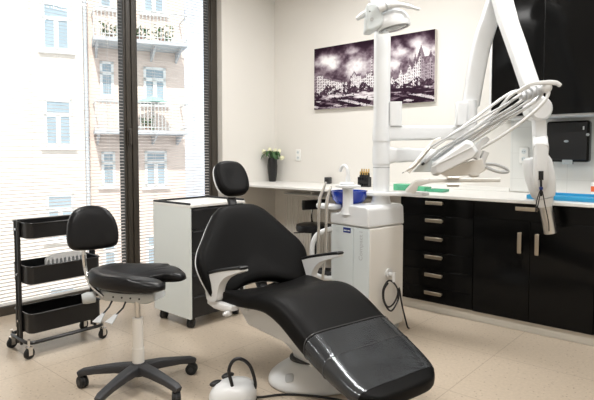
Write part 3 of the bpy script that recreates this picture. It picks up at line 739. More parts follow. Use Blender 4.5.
# ================================================================ DENTAL CHAIR
CO, CH = (1.932, -2.137), -.20
ch = thing('dental_chair', 'black leather dental chair with white armrests in the middle of the room', 'dental chair', (CO[0], CO[1], 0), CH)
CM = Matrix.LocRotScale(Vector((CO[0], CO[1], 0)), ch.rotation_euler, None)
def interp(tab, x):
    if x <= tab[0][0]: return tab[0][1]
    for (a, b), (c, d) in zip(tab, tab[1:]):
        if x <= c:
            t = (x-a)/(c-a); return b+(d-b)*t
    return tab[-1][1]
def smooth_tab(tab, n=60):
    P = smooth_path([(a, b, 0) for a, b in tab], 10); return [(p.x, p.y) for p in P]
ZT = smooth_tab([(-.06, .412), (.0, .432), (.1, .450), (.22, .474), (.36, .510), (.48, .516), (.6, .478), (.74, .402), (.88, .332), (1.0, .272), (1.08, .236)])
ZB = smooth_tab([(-.06, .388), (.0, .382), (.1, .385), (.25, .396), (.4, .402), (.525, .366), (.68, .290), (.82, .243), (.98, .196), (1.08, .168)])
HW = smooth_tab([(-.06, .25), (.0, .285), (.08, .305), (.2, .295), (.35, .278), (.55, .268), (.75, .266), (.9, .264), (1.0, .252), (1.05, .226), (1.08, .186)])
def seat_ring(x, grow=0, sag=.010):
    zt, zb, hw = interp(ZT, x)+grow, interp(ZB, x)-grow*.4, interp(HW, x)+grow; r = []; n = 40
    bol = .042*sstep(.30, .02, x)
    mid = (zt+zb)/2; hz = (zt-zb)/2
    for k in range(n):
        a = 2*PI*k/n; c, s = math.cos(a), math.sin(a); ex = .42
        y = hw*math.copysign(abs(c)**ex, c); z = mid+hz*math.copysign(abs(s)**.62, s)
        if s > 0: z += bol*(abs(y)/hw)**3 - sag*(1-(y/hw)**2)*.6
        r.append((x, y, z))
    return r
xs = [-.06+.02*i for i in range(65)]
def shrink(r, f):
    cx = sum(p[0] for p in r)/len(r); cy = sum(p[1] for p in r)/len(r); cz = sum(p[2] for p in r)/len(r)
    return [(cx+(p[0]-cx), cy+(p[1]-cy)*f, cz+(p[2]-cz)*f) for p in r]
rs = [seat_ring(x) for x in xs if x <= 1.085]
first = [[(p[0]-.016, p[1], p[2]) for p in shrink(rs[0], .72)], [(p[0]-.008, p[1], p[2]) for p in shrink(rs[0], .9)]]
last = [[(p[0]+.012, p[1], p[2]) for p in shrink(rs[-1], .86)], [(p[0]+.018, p[1], p[2]) for p in shrink(rs[-1], .6)]]
obj('seat_cushion', MB().rings(first+rs+last), 'leather', ch, sharp=180)
cv = [seat_ring(x, .0022) for x in xs if 0.725 < x < 1.045]
obj('foot_cover', MB().rings(cv, cap=False), 'vinyl', ch, sharp=180, label='clear wrinkled plastic sleeve over the foot end')
# cushion hem seams of the plastic sleeve
for x in (.732, .86): obj('cover_seam', MB().tube([(p[0], p[1], p[2]) for p in seat_ring(x, .0035)][::1], .0016, 5, closed=True), 'crease', ch)
# white underside shell and pedestal
obj('seat_shell', MB().prism([(.03, .37), (.0, .335), (.10, .262), (.47, .262), (.56, .30), (.50, .38), (.35, .40)], lambda u, v, t: (u, -.165+.33*t, v)), 'whitem', ch, bevel=.012, seg=3)
_ic = CM.inverted(); _i3 = _ic.to_3x3(); cb_ = _ic @ (Vector((2.314, -2.181, 0))+RT*.035); bl, bw = _i3 @ RT, _i3 @ (-F0)
def foot_ring(s, z, dx=0):
    r = []
    for k in range(36):
        a = 2*PI*k/36; c, s_ = math.cos(a), math.sin(a)
        r.append(cb_ + bl*(.245*s*math.copysign(abs(c)**.9, c)) + bw*(.185*s*math.copysign(abs(s_)**.9, s_)) + UP*z)
    return r
obj('base', MB().rings([foot_ring(.97, .0), foot_ring(1.0, .008), foot_ring(1.0, .022), foot_ring(.965, .040), foot_ring(.84, .068), foot_ring(.66, .098), foot_ring(.50, .122), foot_ring(.2, .128)]), 'bluegrey' if False else 'whitep', ch, sharp=60)
obj('pedestal', MB().beam([cb_+UP*.12, cb_*.7+Vector((.36, .0, 0))*.3+UP*.2, Vector((.36, .0, .29))], [(.19, .17), (.18, .17), (.22, .2)], (0, 1, 0)), 'whitep', ch)
obj('pedestal_gap', MB().rings([foot_ring(.54, .124), foot_ring(.54, .131)]), 'dgrey', ch)
from mathutils.bvhtree import BVHTree
bmb = [o for o in ch.children if o.name.startswith('base')][0].data
tree = BVHTree.FromPolygons([v.co[:] for v in bmb.vertices], [p.vertices[:] for p in bmb.polygons])
bpl, bt_n, _, _ = tree.ray_cast(_ic @ CAM, _i3 @ ray(289.5, 378))
bu = (bl - bt_n*bl.dot(bt_n)).normalized(); bv_ = bt_n.cross(bu)
obj('foot_button', MB().rings([[bpl + bu*(.022*s*math.copysign(abs(math.cos(a))**.5, math.cos(a))) + bv_*(.022*s*math.copysign(abs(math.sin(a))**.5, math.sin(a))) + bt_n*h for a in [2*PI*k/20 for k in range(20)]] for s, h in ((1, -.02), (1, .004), (.86, .006))]), 'hose', ch)
# backrest
TH = .519; bo = Vector((0, 0, .478)); bu_ = Vector((-math.sin(TH), 0, math.cos(TH))); bn = Vector((math.cos(TH), 0, math.sin(TH)))
half = [(.105, -.020), (.165, -.042), (.235, -.064), (.318, -.066), (.350, .0), (.370, .075), (.374, .140), (.350, .205), (.300, .275), (.250, .345), (.208, .398), (.162, .447), (.085, .482)]
full = [(y-.012, l) for y, l in half+[(-y, l) for y, l in reversed(half)]+[(0, -.008)]]
lp = smooth_loop(full, 4)
def bpt(y, l, o): return bo + Vector((0, y, 0)) + bu_*l + bn*(o + .22*y*y - .05*math.exp(-((l-.12)/.2)**2)*0)
def bring(s, o, cl=.18): return [bpt(p.x*s, cl+(p.y-cl)*s, o) for p in lp]
def dish(s): return -.012*(1-s)**1
obj('backrest', MB().rings([bring(.9, -.058), bring(.975, -.052), bring(.995, -.034), bring(.975, -.010), bring(.94, .001), bring(.86, .006), bring(.7, .005), bring(.5, .002), bring(.3, -.002), bring(.08, -.003)]), 'leather', ch, sharp=180)
obj('back_shell', MB().rings([bring(.6, -.088), bring(.9, -.082), bring(.955, -.072), bring(.980, -.062), bring(.988, -.054), bring(.975, -.050)]), 'whitep', ch, sharp=70)
# hinge arms joining seat and backrest through the gap
for y in (-.16, .03, .17): obj('hinge_arm', MB().beam([(.12, y, .365), (.0, y, .375), tuple(bpt(y, -.01, -.075)), tuple(bpt(y, .12, -.085))], (.04, .06), (0, 1, 0)), 'dgrey' if abs(y) < .1 else 'whitem', ch)
# headrest
hl = [(.088, .560), (.111, .600), (.117, .660), (.106, .722), (.072, .763), (0, .775)]
hfull = [(y, l) for y, l in hl]+[(-y, l) for y, l in reversed(hl[:-1])]+[(-.045, .540), (.045, .540)]
hlp = smooth_loop(hfull, 4)
def hring(s, o): return [bpt(p.x*s*.955-.006, .66+(p.y-.66)*s, o+.012*s) + Vector((0,0,0)) for p in hlp]
hr = obj('headrest', MB().rings([hring(.8, -.055), hring(.96, -.050), hring(1.0, -.030), hring(.98, -.008), hring(.92, .004), hring(.75, .010), hring(.4, .012), hring(.1, .012)]), 'leather', ch, sharp=180)
obj('headrest_shell', MB().rings([hring(.6, -.066), hring(.9, -.063), hring(.965, -.058), hring(.995, -.050), hring(.995, -.044), hring(.98, -.040)]), 'whitep', hr, sharp=70)
obj('headrest_stem', MB().beam([bpt(-.02, .38, -.07), bpt(-.02, .48, -.06), bpt(-.02, .56, -.052), bpt(-.02, .63, -.06)], (.055, .03), (bn.x, 0, bn.z)), 'black', ch)
# armrests
for s in (-1, 1):
    y = .318*s
    prof = [(-.048, .522), (-.025, .540), (.010, .553), (.080, .574), (.198, .604), (.305, .627), (.318, .622), (.308, .614), (.23, .588), (.158, .557), (.108, .516), (.084, .470), (.066, .418), (-.035, .405)]
    lpa = [(p.x, p.y) for p in smooth_loop(prof, 3)]
    arm = obj('armrest', MB().prism(lpa, lambda u, v, t: (u, y+(t-.5)*.046, v)), 'whitem', ch, bevel=.010, seg=3, sharp=50)
    pd = [(-.052, y, .520), (-.028, y, .546), (.010, y, .560), (.080, y, .581), (.198, y, .611), (.300, y, .634), (.322, y, .633)]
    obj('arm_pad', MB().beam(smooth_path(pd, 4), [(.008, .030)]*2+[(.018, .052)]*20+[(.014, .046)]*2+[(.008, .03)], (0, 1, 0)), 'black', arm)
    obj('arm_bracket', MB().beam([(-.035, y*.98, .392), (.03, y*.97, .388), (.11, y*.96, .392), (.19, y*.93, .400)], [(.03, .05), (.045, .052), (.045, .05), (.025, .05)], (0, 1, 0)), 'whitem', ch)
    obj('release_knob', MB().cyl((.165, y*.97, .372), (.165, y*1.06, .372), .014).cyl((.165, y*1.06, .372), (.165, y*1.10, .372), .009), 'whitem', ch)

# ================================================================ DENTAL UNIT (TOWER)
ua = math.radians(-9); UO = Vector((2.022, -1.40, 0))
du = thing('dental_unit', 'white dental unit cabinet with a tall round pole behind the chair', 'dental unit', UO, ua)
UM = Matrix.LocRotScale(UO, du.rotation_euler, None)
obj('body', B(-.172, .178, .004, .345, .03, .713), 'creamp', du, bevel=.012, seg=3)
obj('plinth', B(-.155, .155, .02, .33, 0, .03), 'greyp', du)
obj('front_panel', B(-.174, .035, -.006, .004, .05, .708), 'bluegrey', du, bevel=.004)
fp = obj('front_panel', B(.039, .177, -.006, .004, .05, .708), 'bluegrey', du, bevel=.004)
bd = obj('badge', B(-.055, .015, -.0085, -.006, .665, .700), 'navy', du, bevel=.001)
obj('badge_mark', MB().box(-.048, -.02, -.0092, -.0085, .678, .684).box(-.014, .008, -.0092, -.0085, .678, .684), 'socket', bd)
# vertical lettering
tcu = bpy.data.curves.new('lettering', 'FONT'); tcu.body = 'Compact i'; tcu.size = .046; tcu.extrude = .0006; tcu.align_x = 'LEFT'; tcu.align_y = 'CENTER'
to = bpy.data.objects.new('lettering_curve', tcu); COL.objects.link(to)
bpy.context.view_layer.update()
tm = bpy.data.meshes.new_from_object(to.evaluated_get(bpy.context.evaluated_depsgraph_get())); bpy.data.objects.remove(to)
tm.materials.clear(); tm.materials.append(M['lettergrey'])
lo = bpy.data.objects.new('lettering', tm); COL.objects.link(lo); lo.parent = fp
lo.matrix_local = Matrix.Translation((.108, -.0068, .495)) @ Matrix(((0,-1,0,0),(0,0,-1,0),(1,0,0,0),(0,0,0,1)))
# cap with the lower shelf on its left
cap = MB().prism([(-.178, .716), (.181, .716), (.174, .838), (.156, .855), (-.010, .855), (-.045, .845), (-.085, .806), (-.105, .792), (-.178, .79)], lambda u, v, t: (u, -.012+.36*t, v))
obj('cap', cap, 'whitep', du, bevel=.014, seg=3)
# hook and pole
PX, PY = .078, .222                      # the pole in the unit's own frame
pw = UM @ Vector((PX, PY, 0))
obj('pole_flange', MB().lathe([(.07, .852), (.064, .87), (.058, .9), (.058, .915)], (PX, PY, 0)), 'whitep', du)
pole = obj('pole', MB().cyl((PX, PY, .90), (PX, PY, 2.35), .0555, n=32), 'whitep', du)
obj('collar_ring', MB().cyl((PX, PY, 1.228), (PX, PY, 1.232), .0562, n=32).cyl((PX, PY, 1.37), (PX, PY, 1.374), .0562, n=32).cyl((PX, PY, 1.10), (PX, PY, 1.104), .0562, n=32), 'seam', pole)
hk = UM.inverted() @ on_z(388, 273, .0); hkw = Vector((.172, .16, 0))
# find the hook on the right-hand side of the body (x = .172)
d_ = UM.inverted().to_3x3() @ ray(388, 273); c_ = UM.inverted() @ CAM; t_ = (.178-c_.x)/d_.x; hk = c_+d_*t_
hkp = obj('cable_hook', MB().cyl(hk, hk+Vector((.014, 0, 0)), .03).cyl(hk+Vector((.01, 0, -.005)), hk+Vector((.055, 0, -.005)), .013).cyl(hk+Vector((.05, 0, -.05)), hk+Vector((.05, 0, .012)), .012), 'whitem', du)
# hanging black cable
kx = hk.x+.03
cp = []
def loop(cy, cz, ry, rz, a0, a1, n, dx):
    return [(kx+dx*k/n, cy+ry*math.sin(a0+(a1-a0)*k/n), cz+rz*math.cos(a0+(a1-a0)*k/n)) for k in range(n+1)]
def side(px, py, dx=.03):
    t_ = (.178+dx-c_.x); d_ = UM.inverted().to_3x3() @ ray(px, py); return c_+d_*(t_/d_.x)
cpx = [(388, 283), (384, 290), (384, 300), (388, 307), (394, 303), (398, 292), (394, 283), (388, 281), (383, 290), (384, 302), (391, 311), (398, 300), (399, 288), (402, 305), (407, 328), (409, 331)]
cpts = [side(px, py, .03+.002*i) for i, (px, py) in enumerate(cpx)]
cpts[-1].z = .006; cpts[-2].z = max(.03, cpts[-2].z)
cbl = MB().tube(smooth_path([UM @ p for p in cpts], 6), .0058, 8)
co = obj('hanging_cable', cbl, 'cable'); tag(co, 'coiled black cable hung on the white hook of the unit', 'cable')
# front column with cup filler, basin
qx, qy = -.027, .008
obj('filler_column', MB().lathe([(.046, .79), (.036, .81), (.034, .95), (.04, .965), (.085, .972), (.085, .984), (.03, .988)], (qx, qy, 0)), 'whitep', du)
sp = [(qx, qy, .985), (qx, qy, 1.06), (qx-.01, qy, 1.098), (qx-.035, qy, 1.115), (qx-.062, qy, 1.102), (qx-.075, qy, 1.075)]
obj('water_spout', MB().tube(smooth_path(sp, 5), .0115, 12).cyl((qx, qy, .985), (qx, qy, 1.04), .017), 'whitep', du)
obj('spout_base', MB().box(qx-.055, qx+.035, qy-.03, qy+.03, .986, 1.005), 'whitep', du, bevel=.008)
bx_, by_ = -.150, .145
obj('rinse_bowl', MB().lathe([(.05, .815), (.085, .835), (.118, .875), (.128, .92), (.131, .935), (.125, .935), (.112, .88), (.08, .845), (.03, .835)], (bx_, by_, 0), 36), 'bowl', du)
obj('bowl_support', MB().lathe([(.06, .79), (.05, .815), (.045, .818)], (bx_, by_, 0)), 'whitep', du)
# side tray and suction holder
tpts = smooth_loop([(-.14, -.035), (-.14, .06), (-.22, .07), (-.30, .05), (-.335, .01), (-.30, -.03), (-.22, -.05)], 4)
obj('holder_tray', MB().rings([[(p.x, p.y, z) for p in tpts] for z in (.812, .842)]), 'whitep', du, bevel=.008)
obj('grab_handle', MB().tube(smooth_path([(-.165, .03, .672), (-.19, -.03, .668), (-.224, -.09, .636), (-.246, -.115, .565), (-.248, -.116, .46), (-.243, -.11, .37), (-.20, -.04, .33), (-.165, .03, .33)], 6), .017, 12), 'whitep', du)
# arm that carries the small plate and the rail under the instruments
A0 = pw+UP*.955
obj('swivel_plate', MB().rings([[at(x, 193.5, 3.55)*Vector((1,1,0)) + F0*dy + UP*z for (x, dy) in ((366, .0), (372, -.06), (392, -.085), (420, -.075), (429, -.02), (420, .05), (392, .075), (372, .06))] for z in (.915, .940)]), 'whitep', du, world=True, bevel=.006)
g0, g1, g2, g3 = at(409, 190, 3.5), at(417, 183, 3.47), at(430, 180.5, 3.44), at(500, 180, 3.36)
g0.z = .935
obj('rail_bracket', MB().beam([g0, g0*.4+g1*.6, g1, g2], [(.06, .05), (.055, .05), (.045, .05), (.03, .04)], F0), 'creamp', du, world=True)
obj('tray_rail', MB().beam([g2, g3], (.026, .03), F0), 'creamp', du, world=True)
for yv in (178, 185): obj('clamp', MB().cyl(at(447, yv, 3.40), at(459, yv, 3.39), .012), 'tubest', du, world=True)
# suction hoses
for i, (px, tip, dep_) in enumerate(((319, (326, 182), 3.52), (326.5, (331, 186), 3.50))):
    a = at(px, 206, dep_)
    t = thing('suction_hose', ('outer grey suction hose with a slanted steel tip' if i == 0 else 'inner grey suction hose close against the unit') + ' hanging from the white holder', 'hose', (a.x, a.y, .3))
    b0 = at(px-1, 252, dep_); b1 = at(px-3, 290, dep_)
    obj('hose', MB().tube(smooth_path([at(px, 205, dep_), at(px-.3, 225, dep_), b0, b1, Vector((b1.x+.05, b1.y+.12, .06)), Vector((b1.x+.14, b1.y+.24, .03))], 5), .0095, 12), 'tubest', t, world=True)
    obj('tip', MB().tube([at(px, 206, dep_), at(px+1, 198, dep_), at(*tip, dep_+.02)], [.013, .011, .007], 12), 'tubest', t, world=True)

# ================================================================ X-RAY ON ITS ARM
pd_ = (pw-CAM).dot(F0)
xr = thing('xray_machine', 'white x-ray head hanging on a bent white arm from the pole', 'x-ray machine', (pw.x, pw.y, 1.26))
XA = [at(384, 134, pd_), at(465, 134, pd_)]
ARMB = at(472, 134, pd_)
obj('horizontal_arm', MB().beam([pw+UP*1.335-RT*.0+RT*.03, pw+UP*1.335+RT*.3, ARMB+UP*(1.335-ARMB.z)], [(.105, .085), (.098, .08), (.098, .08)], F0, e=.35), 'whitep', xr, world=True)
obj('arm_block', MB().beam([at(395, 126, pd_-.01), at(395, 102, pd_-.01)], (.085, .085), F0, e=.3), 'whitep', xr, world=True)
obj('arm_clamp', MB().cyl(pw+UP*1.279, pw+UP*1.386, .061, n=32), 'whitep', xr, world=True)
j = obj('shoulder_joint', MB().cyl(at(469, 130, pd_), at(469, 101, pd_), .052, n=28), 'whitep', xr, world=True)
obj('joint_cover', MB().obox(at(461, 114, pd_-.05), (.075, .05, .16), (RT, F0, UP)), 'whitep', j, world=True, bevel=.01)
a1 = [at(470, 106, 3.60), at(474.5, 80, 3.57), at(480, 50, 3.54), (at(488, 22, 3.5)), at(499, -12, 3.46)]
obj('lower_arm', MB().beam(smooth_path(a1, 5), [(.105, .075)]*5+[(.112, .075)]*5+[(.108, .07)]*5+[(.10, .07)]*6, F0, e=.35), 'whitep', xr, world=True)
cr1 = [at(478.5, 106, 3.58), at(483, 80, 3.55), at(489, 50, 3.52), at(498, 20, 3.48)]
obj('arm_cable', MB().tube(smooth_path(cr1, 5), .008, 8), 'hose', xr, world=True)
obj('elbow', MB().cyl(at(500, -14, 3.52), at(500, -14, 3.28), .07, n=28), 'whitep', xr, world=True)
a2 = [at(499, -14, 3.34), at(507, 18, 3.32), at(518, 50, 3.29), at(529.5, 84, 3.25), at(537, 104, 3.22)]
obj('upper_arm', MB().beam(smooth_path(a2, 5), [(.112, .075)]*6+[(.108, .07)]*5+[(.105, .07)]*5+[(.09, .06)]*5, F0, e=.35), 'whitep', xr, world=True)
dj = at(537.5, 109, 3.20)
obj('wrist_disc', MB().tube([dj+F0*.055, dj+F0*.045, dj-F0*.04, dj-F0*.055], [.066, .073, .073, .06], 32), 'whitep', xr, world=True)
obj('neck', MB().beam([at(538, 112, 3.2), at(539.3, 130, 3.2), at(540, 150, 3.2)], [(.07, .06), (.07, .06), (.072, .065)], F0, e=.35), 'whitep', xr, world=True)
yk = obj('yoke', MB().beam([at(541, 144, 3.11), at(541, 160, 3.10), at(541, 178, 3.10), at(541, 188, 3.11), at(541, 190, 3.12)], [(.07, .04), (.082, .05), (.082, .05), (.06, .04), (.035, .03)], F0, e=.5), 'whitep', xr, world=True)
obj('yoke_slot', MB().beam([at(541, 171, 3.075), at(541, 180, 3.075)], (.028, .012), F0, e=.6), 'black', yk, world=True)
obj('yoke_stem', MB().beam([at(541, 180, 3.07), at(541.3, 196, 3.08)], (.010, .012), F0), 'black', yk, world=True)
obj('swivel_ring', MB().cyl(at(541, 187, 3.065), at(541.2, 189.5, 3.065), .011), 'navy', yk, world=True)
obj('yoke_top', MB().beam([at(540, 140, 3.2), at(540.3, 145, 3.16), at(541, 150, 3.11)], (.085, .07), UP), 'whitep', xr, world=True)
tax = (at(535.5, 152, 3.22)-at(545, 202, 3.22)).normalized(); tsd = (RT - tax*RT.dot(tax)).normalized(); tn = tax.cross(tsd)
hc = at(540, 178, 3.21)
hm = MB()
def head_sec(v, w, d): return [hc+tax*v+tsd*(w/2*math.copysign(abs(math.cos(a))**.28, math.cos(a)))+tn*(d/2*math.copysign(abs(math.sin(a))**.28, math.sin(a))) for a in [2*PI*k/28 for k in range(28)]]
hd_ = obj('tube_head', hm.rings([head_sec(.132, .105, .09), head_sec(.128, .125, .10), head_sec(.10, .146, .115), head_sec(.0, .148, .12), head_sec(-.08, .130, .11), head_sec(-.115, .11, .10), head_sec(-.122, .095, .085)]), 'whitep', xr, world=True)
obj('cone_collar', MB().cyl(hc-tax*.125, hc-tax*.175, .055, .045), 'whitem', hd_, world=True)
obj('cone', MB().cyl(hc-tax*.17, hc-tax*.345, .0375, n=28), 'tubest', hd_, world=True, label='steel aiming cylinder')
obj('side_mark', MB().obox(hc+tsd*.0745+tax*.03, (.002, .02, .06), (tsd, tn, tax)), 'lettergrey', hd_, world=True)
lc = [at(541, 188, 3.06), at(537, 200, 3.06), at(535.5, 212, 3.06), at(538, 205, 3.06), at(541.5, 190, 3.06), at(545, 205, 3.06), at(548.5, 222, 3.06), at(549, 231, 3.08)]
obj('head_cable', MB().tube(smooth_path(lc, 5), .0032, 6), 'cable', xr, world=True)

# ================================================================ INSTRUMENT DELIVERY
dd = 3.10
dl = thing('instrument_delivery', 'white dental instrument head with grey whip arms reaching up right', 'dental instrument head', at(455, 165, 3.15), 0)
ex = at(430, 156, pd_-.20)
obj('carrier_arm', MB().beam(smooth_path([pw+UP*1.185+RT*.0, pw+UP*1.185+RT*.12, at(412, 155, pd_-.12), at(440, 158, pd_-.3), at(466, 167, 3.25)], 4), [(.115, .09)]*3+[(.10, .085)]*4+[(.09, .08)]*5+[(.07, .07)]*5, F0, e=.35), 'whitep', dl, world=True)
obj('arm_clamp', MB().cyl(pw+UP*1.125, pw+UP*1.246, .060, n=32), 'whitep', dl, world=True)
# faceted casing
bodypx = [(430.5, 169.5), (432, 163), (466, 139.5), (472, 141), (478.5, 151), (475.5, 157), (437, 176), (432, 175)]
fr_ = [at(x, y, dd-.05) for x, y in bodypx]; bk_ = [at(x, y, dd+.16) for x, y in bodypx]
ctr_ = sum(fr_, Vector())/8
inn = [ctr_+(p-ctr_)*.82-F0*.035 for p in fr_]
obj('casing', MB().rings([bk_, fr_, inn]), 'whitep', dl, world=True, bevel=.006, seg=3)
obj('casing_ridge', MB().beam([at(432, 167, dd-.088), at(474, 146, dd-.088)], (.004, .006), F0), 'whitem', dl, world=True)
obj('under_tray', MB().rings([[at(x, y, d) for x, y in ((437, 172), (462, 163), (482, 158), (486, 170), (478, 174.5), (446, 177))] for d in (dd+.02, dd+.15)]), 'creamp', dl, world=True, bevel=.006)
obj('rear_bracket', MB().beam([at(473, 158, dd+.05), at(477, 148, dd+.05), at(487, 138, dd+.06)], [(.07, .06), (.05, .05), (.03, .03)], F0).beam([at(480, 165, dd+.05), at(486, 152, dd+.05)], (.035, .04), F0), 'whitem', dl, world=True)
hl_ = [at(486, 164, dd), at(495, 164.5, dd), at(505, 168, dd), (at(508, 171.5, dd)), at(500, 172, dd), at(490, 169, dd), at(486, 167, dd)]
obj('grip_handle', MB().tube(smooth_path(hl_, 5), .0095, 10), 'hose', dl, world=True)
obj('drip_cup', MB().rings([[at(474, 174.5, dd+.03)*1 + RT*(r*math.cos(2*PI*k/20)) + F0*(r*math.sin(2*PI*k/20)) - UP*z for k in range(20)] for r, z in ((.032, 0), (.032, .006), (.02, .016), (.008, .016))]), 'creamp', dl, world=True)
# instrument ledge
obj('instrument_ledge', MB().rings([[at(x, y, d) for x, y in ((412, 172), (425, 158), (437, 162), (432, 172))] for d in (dd-.02, dd+.10)]), 'bluegrey', dl, world=True, bevel=.004)
obj('side_rail', MB().beam([at(408, 172, dd-.045), at(434, 141.5, dd-.02), at(440, 139, dd)], (.024, .02), F0), 'creamp', dl, world=True)
# whip arms and their top pivot
rings_ = []
for k in range(5):
    c0 = at(523+5.2*k, 97.5-2.3*k, 3.10-.02*k)
    pvt = obj('pivot', MB().cyl(c0-RT*.013-UP*0, c0+RT*.013+UP*.004, .029-.001*abs(k-2), n=22), 'hose', dl, world=True)
    rings_.append(c0)
obj('pivot_cap', MB().ball(at(546.5, 87.5, 3.01), (.030, .030, .032)), 'whitem', dl, world=True)
obj('pull_handle', MB().beam(smooth_path([at(517, 93, 3.03), at(530, 84.5, 3.0), at(545, 82.5, 2.99), at(556, 83, 2.99), at(560.5, 86, 2.99)], 4), [(.022, .02)]*9+[(.026, .022)]*4+[(.022, .02)]*3+[(.016, .014)], F0), 'whitem', dl, world=True)
starts = [(433, 148), (440, 153), (449, 153), (459, 148), (469, 144)]
ends = [(512, 92), (520, 95), (526, 97.5), (531, 99), (536, 101)]
for k, (sx_, sy_) in enumerate(starts):
    e = at(*ends[k], 3.11-.012*k); a = at(sx_, sy_, dd-.02+.02*k)
    obj('whip_arm', MB().tube(smooth_path([a, a*.5+e*.5, e, rings_[k]], 5), .0088, 10), 'whitem', dl, world=True)
obj('supply_hose', MB().tube(smooth_path([at(478, 150, dd+.04), at(500, 137, dd), at(524, 120, 3.03), at(540, 106, 3.0), at(548, 95, 3.0), at(548, 88, 3.0)], 5), 0.0100, 10), 'whitem', dl, world=True)
obj('supply_hose', MB().tube(smooth_path([at(470, 142, dd+.06), at(493, 117, dd+.04), at(508, 98, 3.10), at(520, 90, 3.06), at(530, 87, 3.04)], 5), 0.0092, 10), 'whitem', dl, world=True)
# handpieces with their hoses
hps = [((404, 172), (414, 166), (430, 147), 'slim', 'leftmost pointed dental instrument on the delivery head with a grey hose'),
       ((424, 163), (430, 158), (439, 150), 'fat', 'second dental handpiece from the left on the delivery head'),
       ((427, 165), (433, 160), (446, 150), 'fat', 'third dental handpiece from the left on the delivery head'),
       ((431, 163), (437, 159), (453, 146), 'fat', 'rightmost dental handpiece on the delivery head against the white casing')]
for k, (t0, t1, t2, kind, label) in enumerate(hps):
    d0 = dd-.055+.03*k
    if k == 0: d0 = dd-.09
    A_, B_, C_ = at(*t0, d0), at(*t1, d0), at(*t2, d0+.01)
    hp = thing('dental_handpiece', label, 'dental handpiece', B_)
    obj('barrel', MB().tube([A_, A_*.6+B_*.4, B_, C_], [.002, .006, .010, .011] if k == 0 else [.009, .011, .0105, .0095], 12), 'hose' if k else 'tubest', hp, world=True)
    obj('tip', MB().tube([A_, A_+(A_-B_).normalized()*.012, A_+(A_-B_).normalized()*.014-F0*.012], [.008, .008, .005] if k else [.002, .0018, .001], 10), 'dgrey', hp, world=True)
    e = at(ends[k+1][0]-.5, ends[k+1][1]+1.4, 3.10-.012*k)
    obj('hose', MB().tube([C_, C_*.66+e*.34, C_*.33+e*.67, e, rings_[k+1]-F0*.012], .0060, 8), 'hose', hp, world=True)

# ================================================================ OPERATING LAMP
LD = 3.32
lp_ = at(388, 15, LD)
ol = thing('operating_lamp', 'white dental operating lamp with two handles at the top of the pole', 'lamp', lp_, 0)
Lm = lambda r, u, f=0: lp_ + RT*(r/FPX*LD) + UP*(u/FPX*LD) + F0*f       # offsets in picture-sized units, at the lamp's distance
# dome shell (open below), tilted towards the chair
lx = (RT*.97+UP*.20).normalized(); ln = (UP*.97 - RT*.20 + F0*.06).normalized(); ly = ln.cross(lx).normalized(); ln = lx.cross(ly)
dc_ = Lm(5.5, -10.5)
def lring(rx, ry, h): return [dc_+lx*(rx*.95*math.cos(2*PI*k/36))+ly*(ry*.8*math.sin(2*PI*k/36))+ln*h for k in range(36)]
obj('shell', MB().rings([lring(.086, .086, -.012), lring(.108, .112, -.018), lring(.112, .116, -.008), lring(.108, .112, .03), lring(.098, .10, .06), lring(.075, .075, .082), lring(.04, .04, .092)]), 'whitep', ol, world=True)
obj('lens', MB().rings([lring(.088, .09, -.016), lring(.082, .084, -.022), lring(.03, .03, -.028)]), 'lampglass', ol, world=True)
obj('reflector', MB().rings([lring(.10, .104, -.0165), lring(.09, .093, -.019)], cap=False), 'lampdark', ol, world=True)
pc_ = [(-22.5, 8), (-12, 10), (-7.5, 4), (-6, -8), (-8, -13), (-17, -18), (-23.5, -18), (-22.5, -4)]
obj('control_head', MB().rings([[Lm(r, u, -.07) for r, u in pc_], [Lm(r, u, .06) for r, u in pc_]]), 'bluegrey', ol, world=True, bevel=.014, seg=3)
obj('switch', MB().cyl(Lm(-17.5, -7, -.069), Lm(-17.5, -7, -.074), .011), 'hose', ol, world=True)
obj('indicator', MB().cyl(Lm(-19.5, .5, -.069), Lm(-19.5, .5, -.0725), .004), 'dgrey', ol, world=True)
obj('bridge', MB().beam([Lm(-16, 7), Lm(-8, 10), Lm(2, 9), Lm(10, 5)], [(.07, .09), (.09, .1), (.09, .1), (.05, .08)], F0), 'whitep', ol, world=True)
for a, b, c, d in (((-11, 2), (-4, 5), (10, 6), (28, 2)), ((-17, 4), (-23, 1), (-27, -1.5), (-31, -4))):
    big = a[0] > -15
    hd_ = obj('lamp_handle', MB().tube(smooth_path([Lm(*a, -.08*big), Lm(*b, -.085*big), Lm(*c, -.085*big), Lm(*d, -.08*big)], 5), [.024]*5+[.018]*5+[.015]*3+[.009]*3 if big else [.018]*11+[.015]*3+[.012]*2, 14), 'whitep', ol, world=True)
    if big: obj('grip_ring', MB().cyl(Lm(-4.5, 4.6, -.085), Lm(-3.5, 5, -.085), .0245), 'hose', hd_, world=True)
obj('stem', MB().tube([Lm(-9, 10), Lm(-8.5, 18), Lm(-8, 34), Lm(-6, 60)], [.03, .024, .024, .024], 16), 'whitep', ol, world=True)
tp = pw+UP*2.33
obj('lamp_arm', MB().tube([Lm(-6, 57), Lm(-6, 60)*.5+tp*.5, tp], .026, 14).ball(Lm(-6, 60), .036), 'whitep', ol, world=True)

